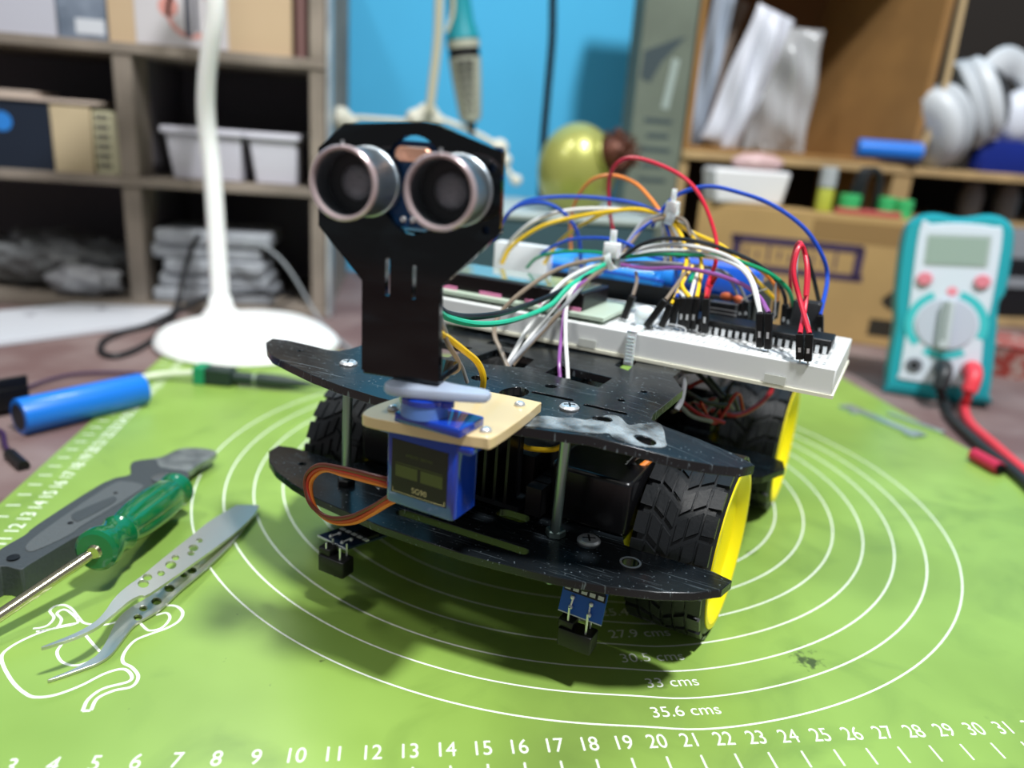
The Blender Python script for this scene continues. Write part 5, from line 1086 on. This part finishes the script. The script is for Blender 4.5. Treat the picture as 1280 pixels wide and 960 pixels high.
def multimeter():
    A = G(1103, 487, -0.1); Bq = G(1234, 509, -0.1); ang = math.atan2(Bq.y-A.y, Bq.x-A.x); W_ = (Bq-A).length; C_ = (A+Bq)/2
    t = thing('multimeter', 'teal and white digital multimeter with a round dial, leaning upright on the desk', 'multimeter', C_, ang)
    tilt = Matrix.Rotation(-0.075, 4, 'Y') @ Matrix.Rotation(-0.16, 4, 'X'); w2 = W_/2+0.1
    M0 = tilt @ Matrix(((1, 0, 0, 0), (0, 0, 1, 0), (0, 1, 0, 0), (0, 0, 0, 1))) @ Matrix.Diagonal((0.94, 0.88, 0.9, 1))     # (x, height, depth)
    mt = mat('holster_teal', '1c98a3', 0.45); mf = mat('meter_face', 'ccd6e0', 0.4); mtl = mat('print_teal', '3fb9bd', 0.4)
    o = smooth2([(-w2*0.92, 0.0), (-w2, 0.7), (-w2, 3.5), (-w2*0.97, 6), (-w2*1.03, 8.5), (-w2*1.03, 13.6), (-w2*0.85, 14.9), (-w2*0.5, 15.3), (0, 15.0), (w2*0.5, 15.3), (w2*0.85, 14.9), (w2*1.03, 13.6), (w2*1.03, 9.5), (w2*0.93, 8.2), (w2*0.97, 6), (w2, 3.5), (w2, 0.7), (w2*0.92, 0.0)], 4)
    b = B(); b.prism(o, -1.2, 2.6, M0, ch=0.45); obj('holster', b, mt, t, angle=50)
    b = B(); b.prism(smooth2([(-w2*0.68, 1.4), (-w2*0.76, 2.2), (-w2*0.74, 6), (-w2*0.74, 14.0), (-w2*0.5, 14.35), (0, 14.5), (w2*0.6, 14.3), (w2*0.8, 13.7), (w2*0.78, 8.2), (w2*0.72, 6), (w2*0.76, 2.2), (w2*0.68, 1.4)], 4), -1.35, -0.9, M0, ch=0.12); obj('face', b, mf, t)
    def disc(x, h, r, d0, d1, name, m, n=32, r2=None, sub=None):
        b = B()
        if r2:
            a0, a1 = sub or (0, 2*PI); N = 28; vs = []
            for i in range(N+1):
                a = a0+(a1-a0)*i/N
                for rr in (r, r2):
                    for dd in (d0, d1): vs.append(M0 @ Vector((x+rr*math.cos(a), h+rr*math.sin(a), dd)))
            b.add(vs, [f for i in range(N) for f in ((i*4, i*4+2, i*4+6, i*4+4), (i*4+1, i*4+5, i*4+7, i*4+3), (i*4, i*4+4, i*4+5, i*4+1), (i*4+2, i*4+3, i*4+7, i*4+6))], False)
        else: b.prism(circ(x, h, r, n), d0, d1, M0, ch=min(0.08, abs(d1-d0)*0.3))
        return obj(name, b, m, t)
    b = B(); b.prism(rrect(-w2*0.58, 11.0, w2*0.62, 13.6, 0.2), -1.38, -1.33, M0); obj('display_frame', b, mat('lcd_frame', 'a8b4b2', 0.4), t)
    b = B(); b.prism(rrect(-w2*0.54, 11.15, w2*0.56, 13.35, 0.1), -1.42, -1.36, M0); obj('display', b, mat('lcd_grey', '93a69b', 0.2), t, label='blank grey-green display')
    for x in (-w2*0.52, w2*0.55): disc(x, 9.9, 0.55, -1.65, -1.3, 'push_button', mat('button_pink', 'd77f8c', 0.4))
    disc(0.1, 9.0, 0.38, -1.39, -1.34, 'function_mark', mat('mark_pink', 'e08a98', 0.5))
    disc(0, 6.3, 2.25, -1.37, -1.34, 'scale_arc', mtl, r2=2.85, sub=(-0.4, 1.3)); disc(0, 6.3, 2.25, -1.37, -1.34, 'scale_arc', mtl, r2=2.85, sub=(2.0, 3.9)); disc(0, 6.3, 2.25, -1.37, -1.34, 'scale_arc', mtl, r2=2.85, sub=(4.2, 5.3))
    disc(0, 6.3, 2.1, -1.5, -1.34, 'dial_disc', mat('dial_white', 'b8bfcc', 0.4)); b = B(); b.prism(rrect(-0.45, 4.3, 0.35, 8.3, 0.3), -2.1, -1.45, M0, ch=0.1); obj('dial_knob', b, mat('knob_grey', 'b9c3c6', 0.4), t)
    b = B(); b.prism(rrect(-0.3, 5.0, -0.05, 8.2, 0.1), -2.14, -2.08, M0); obj('knob_mark', b, mat('knob_slot', '7b8884', 0.5), t)
    for x, c in ((-w2*0.5, 'ring_red'), (0.05, 'x'), (w2*0.55, 'x')):
        disc(x, 2.75, 0.62, -1.5, -1.3, 'jack', mat('jack_grey', '6d7078', 0.4)); disc(x, 2.75, 0.3, -1.55, -1.48, 'jack_hole', M_black)
    c, s = math.cos(ang), math.sin(ang)
    def wl(x, h, d):
        v = M0 @ Vector((x, h, d)); return Vector((C_.x+v.x*c-v.y*s, C_.y+v.x*s+v.y*c, C_.z+v.z))
    for col, nm, x, pts, lab in (('26292b', 'black', 0.05, [(1182, 470), (1180, 500), (1190, 522), (1225, 556), (1270, 592), (1320, 640)], 'black test lead plugged into the multimeter and trailing off the mat'),
                                 ('e2404c', 'red', w2*0.55, [(1208, 480), (1205, 506), (1212, 528), (1245, 558), (1282, 590), (1330, 625)], 'red test lead plugged into the multimeter and trailing off the mat')):
        m = mat('lead_'+nm+'2', col, 0.4); p0 = wl(x, 2.75, -1.5); p1 = wl(x, 2.3, -3.6)
        t2 = thing('test_lead', lab, 'test lead', (p1.x, p1.y, -0.1))
        b = B(); b.tube([p0, wl(x, 2.9, -2.8), p1, p1+Vector((-0.2, -0.5, -1.2)) if False else wl(x-0.2, 1.2, -3.9)], lambda u: 0.62-0.12*u, 14); wobj(t2, 'plug', b, m)
        gp = [G(px, py, 0.3) for px, py in pts]
        b = B(); b.tube([wl(x-0.2, 1.3, -3.9), (wl(x-0.2, 0.9, -4.2)+gp[1])/2, gp[1]]+gp[2:], 0.30, 10); wobj(t2, 'cable', b, m)
    a, e = G(1217, 568, 0.4), G(1250, 586, 0.4); t3 = thing('probe_cap', 'short red probe cap lying on the mat beside the test leads', 'probe cap', (a+e)/2-Vector((0, 0, 0.4)))
    b = B(); b.cyl(a, e, 0.38, n=20); wobj(t3, 'sleeve', b, mat('cap_red', 'c22a4a', 0.4)); b = B(); b.cyl(e, e+(e-a).normalized()*0.12, 0.3, n=16); wobj(t3, 'collar', b, M_black)
multimeter()
def spanners():
    mz = mat('spanner_zinc', 'b4c3c6', 0.3, metal=0.7)
    for a_, e_, lab, w_, fork in (((1058, 507), (1150, 546), 'longer flat metal spanner at the far right of the mat', 0.34, True), ((1110, 517), (1180, 541), 'shorter thin metal key beside the flat spanner', 0.16, False)):
        a, e = G(*a_, 0.08), G(*e_, 0.08); d = (e-a).normalized(); L = (e-a).length; q = d.to_track_quat('X', 'Z').to_matrix().to_4x4(); q.translation = a
        b = B(); b.box((0, L), (-w_, w_), (-0.08, 0.1), q)
        if fork: b.box((0.0, 0.5), (-0.75, -0.3), (-0.08, 0.1), q); b.box((0.9, 1.5), (-0.9, -0.3), (-0.08, 0.1), q); b.box((L-0.8, L), (-0.6, 0.6), (-0.08, 0.12), q)
        solo('spanner' if fork else 'hex_key', b, mz, lab, 'tool', a-Vector((0, 0, 0.08)), bevel=0.03)
spanners()
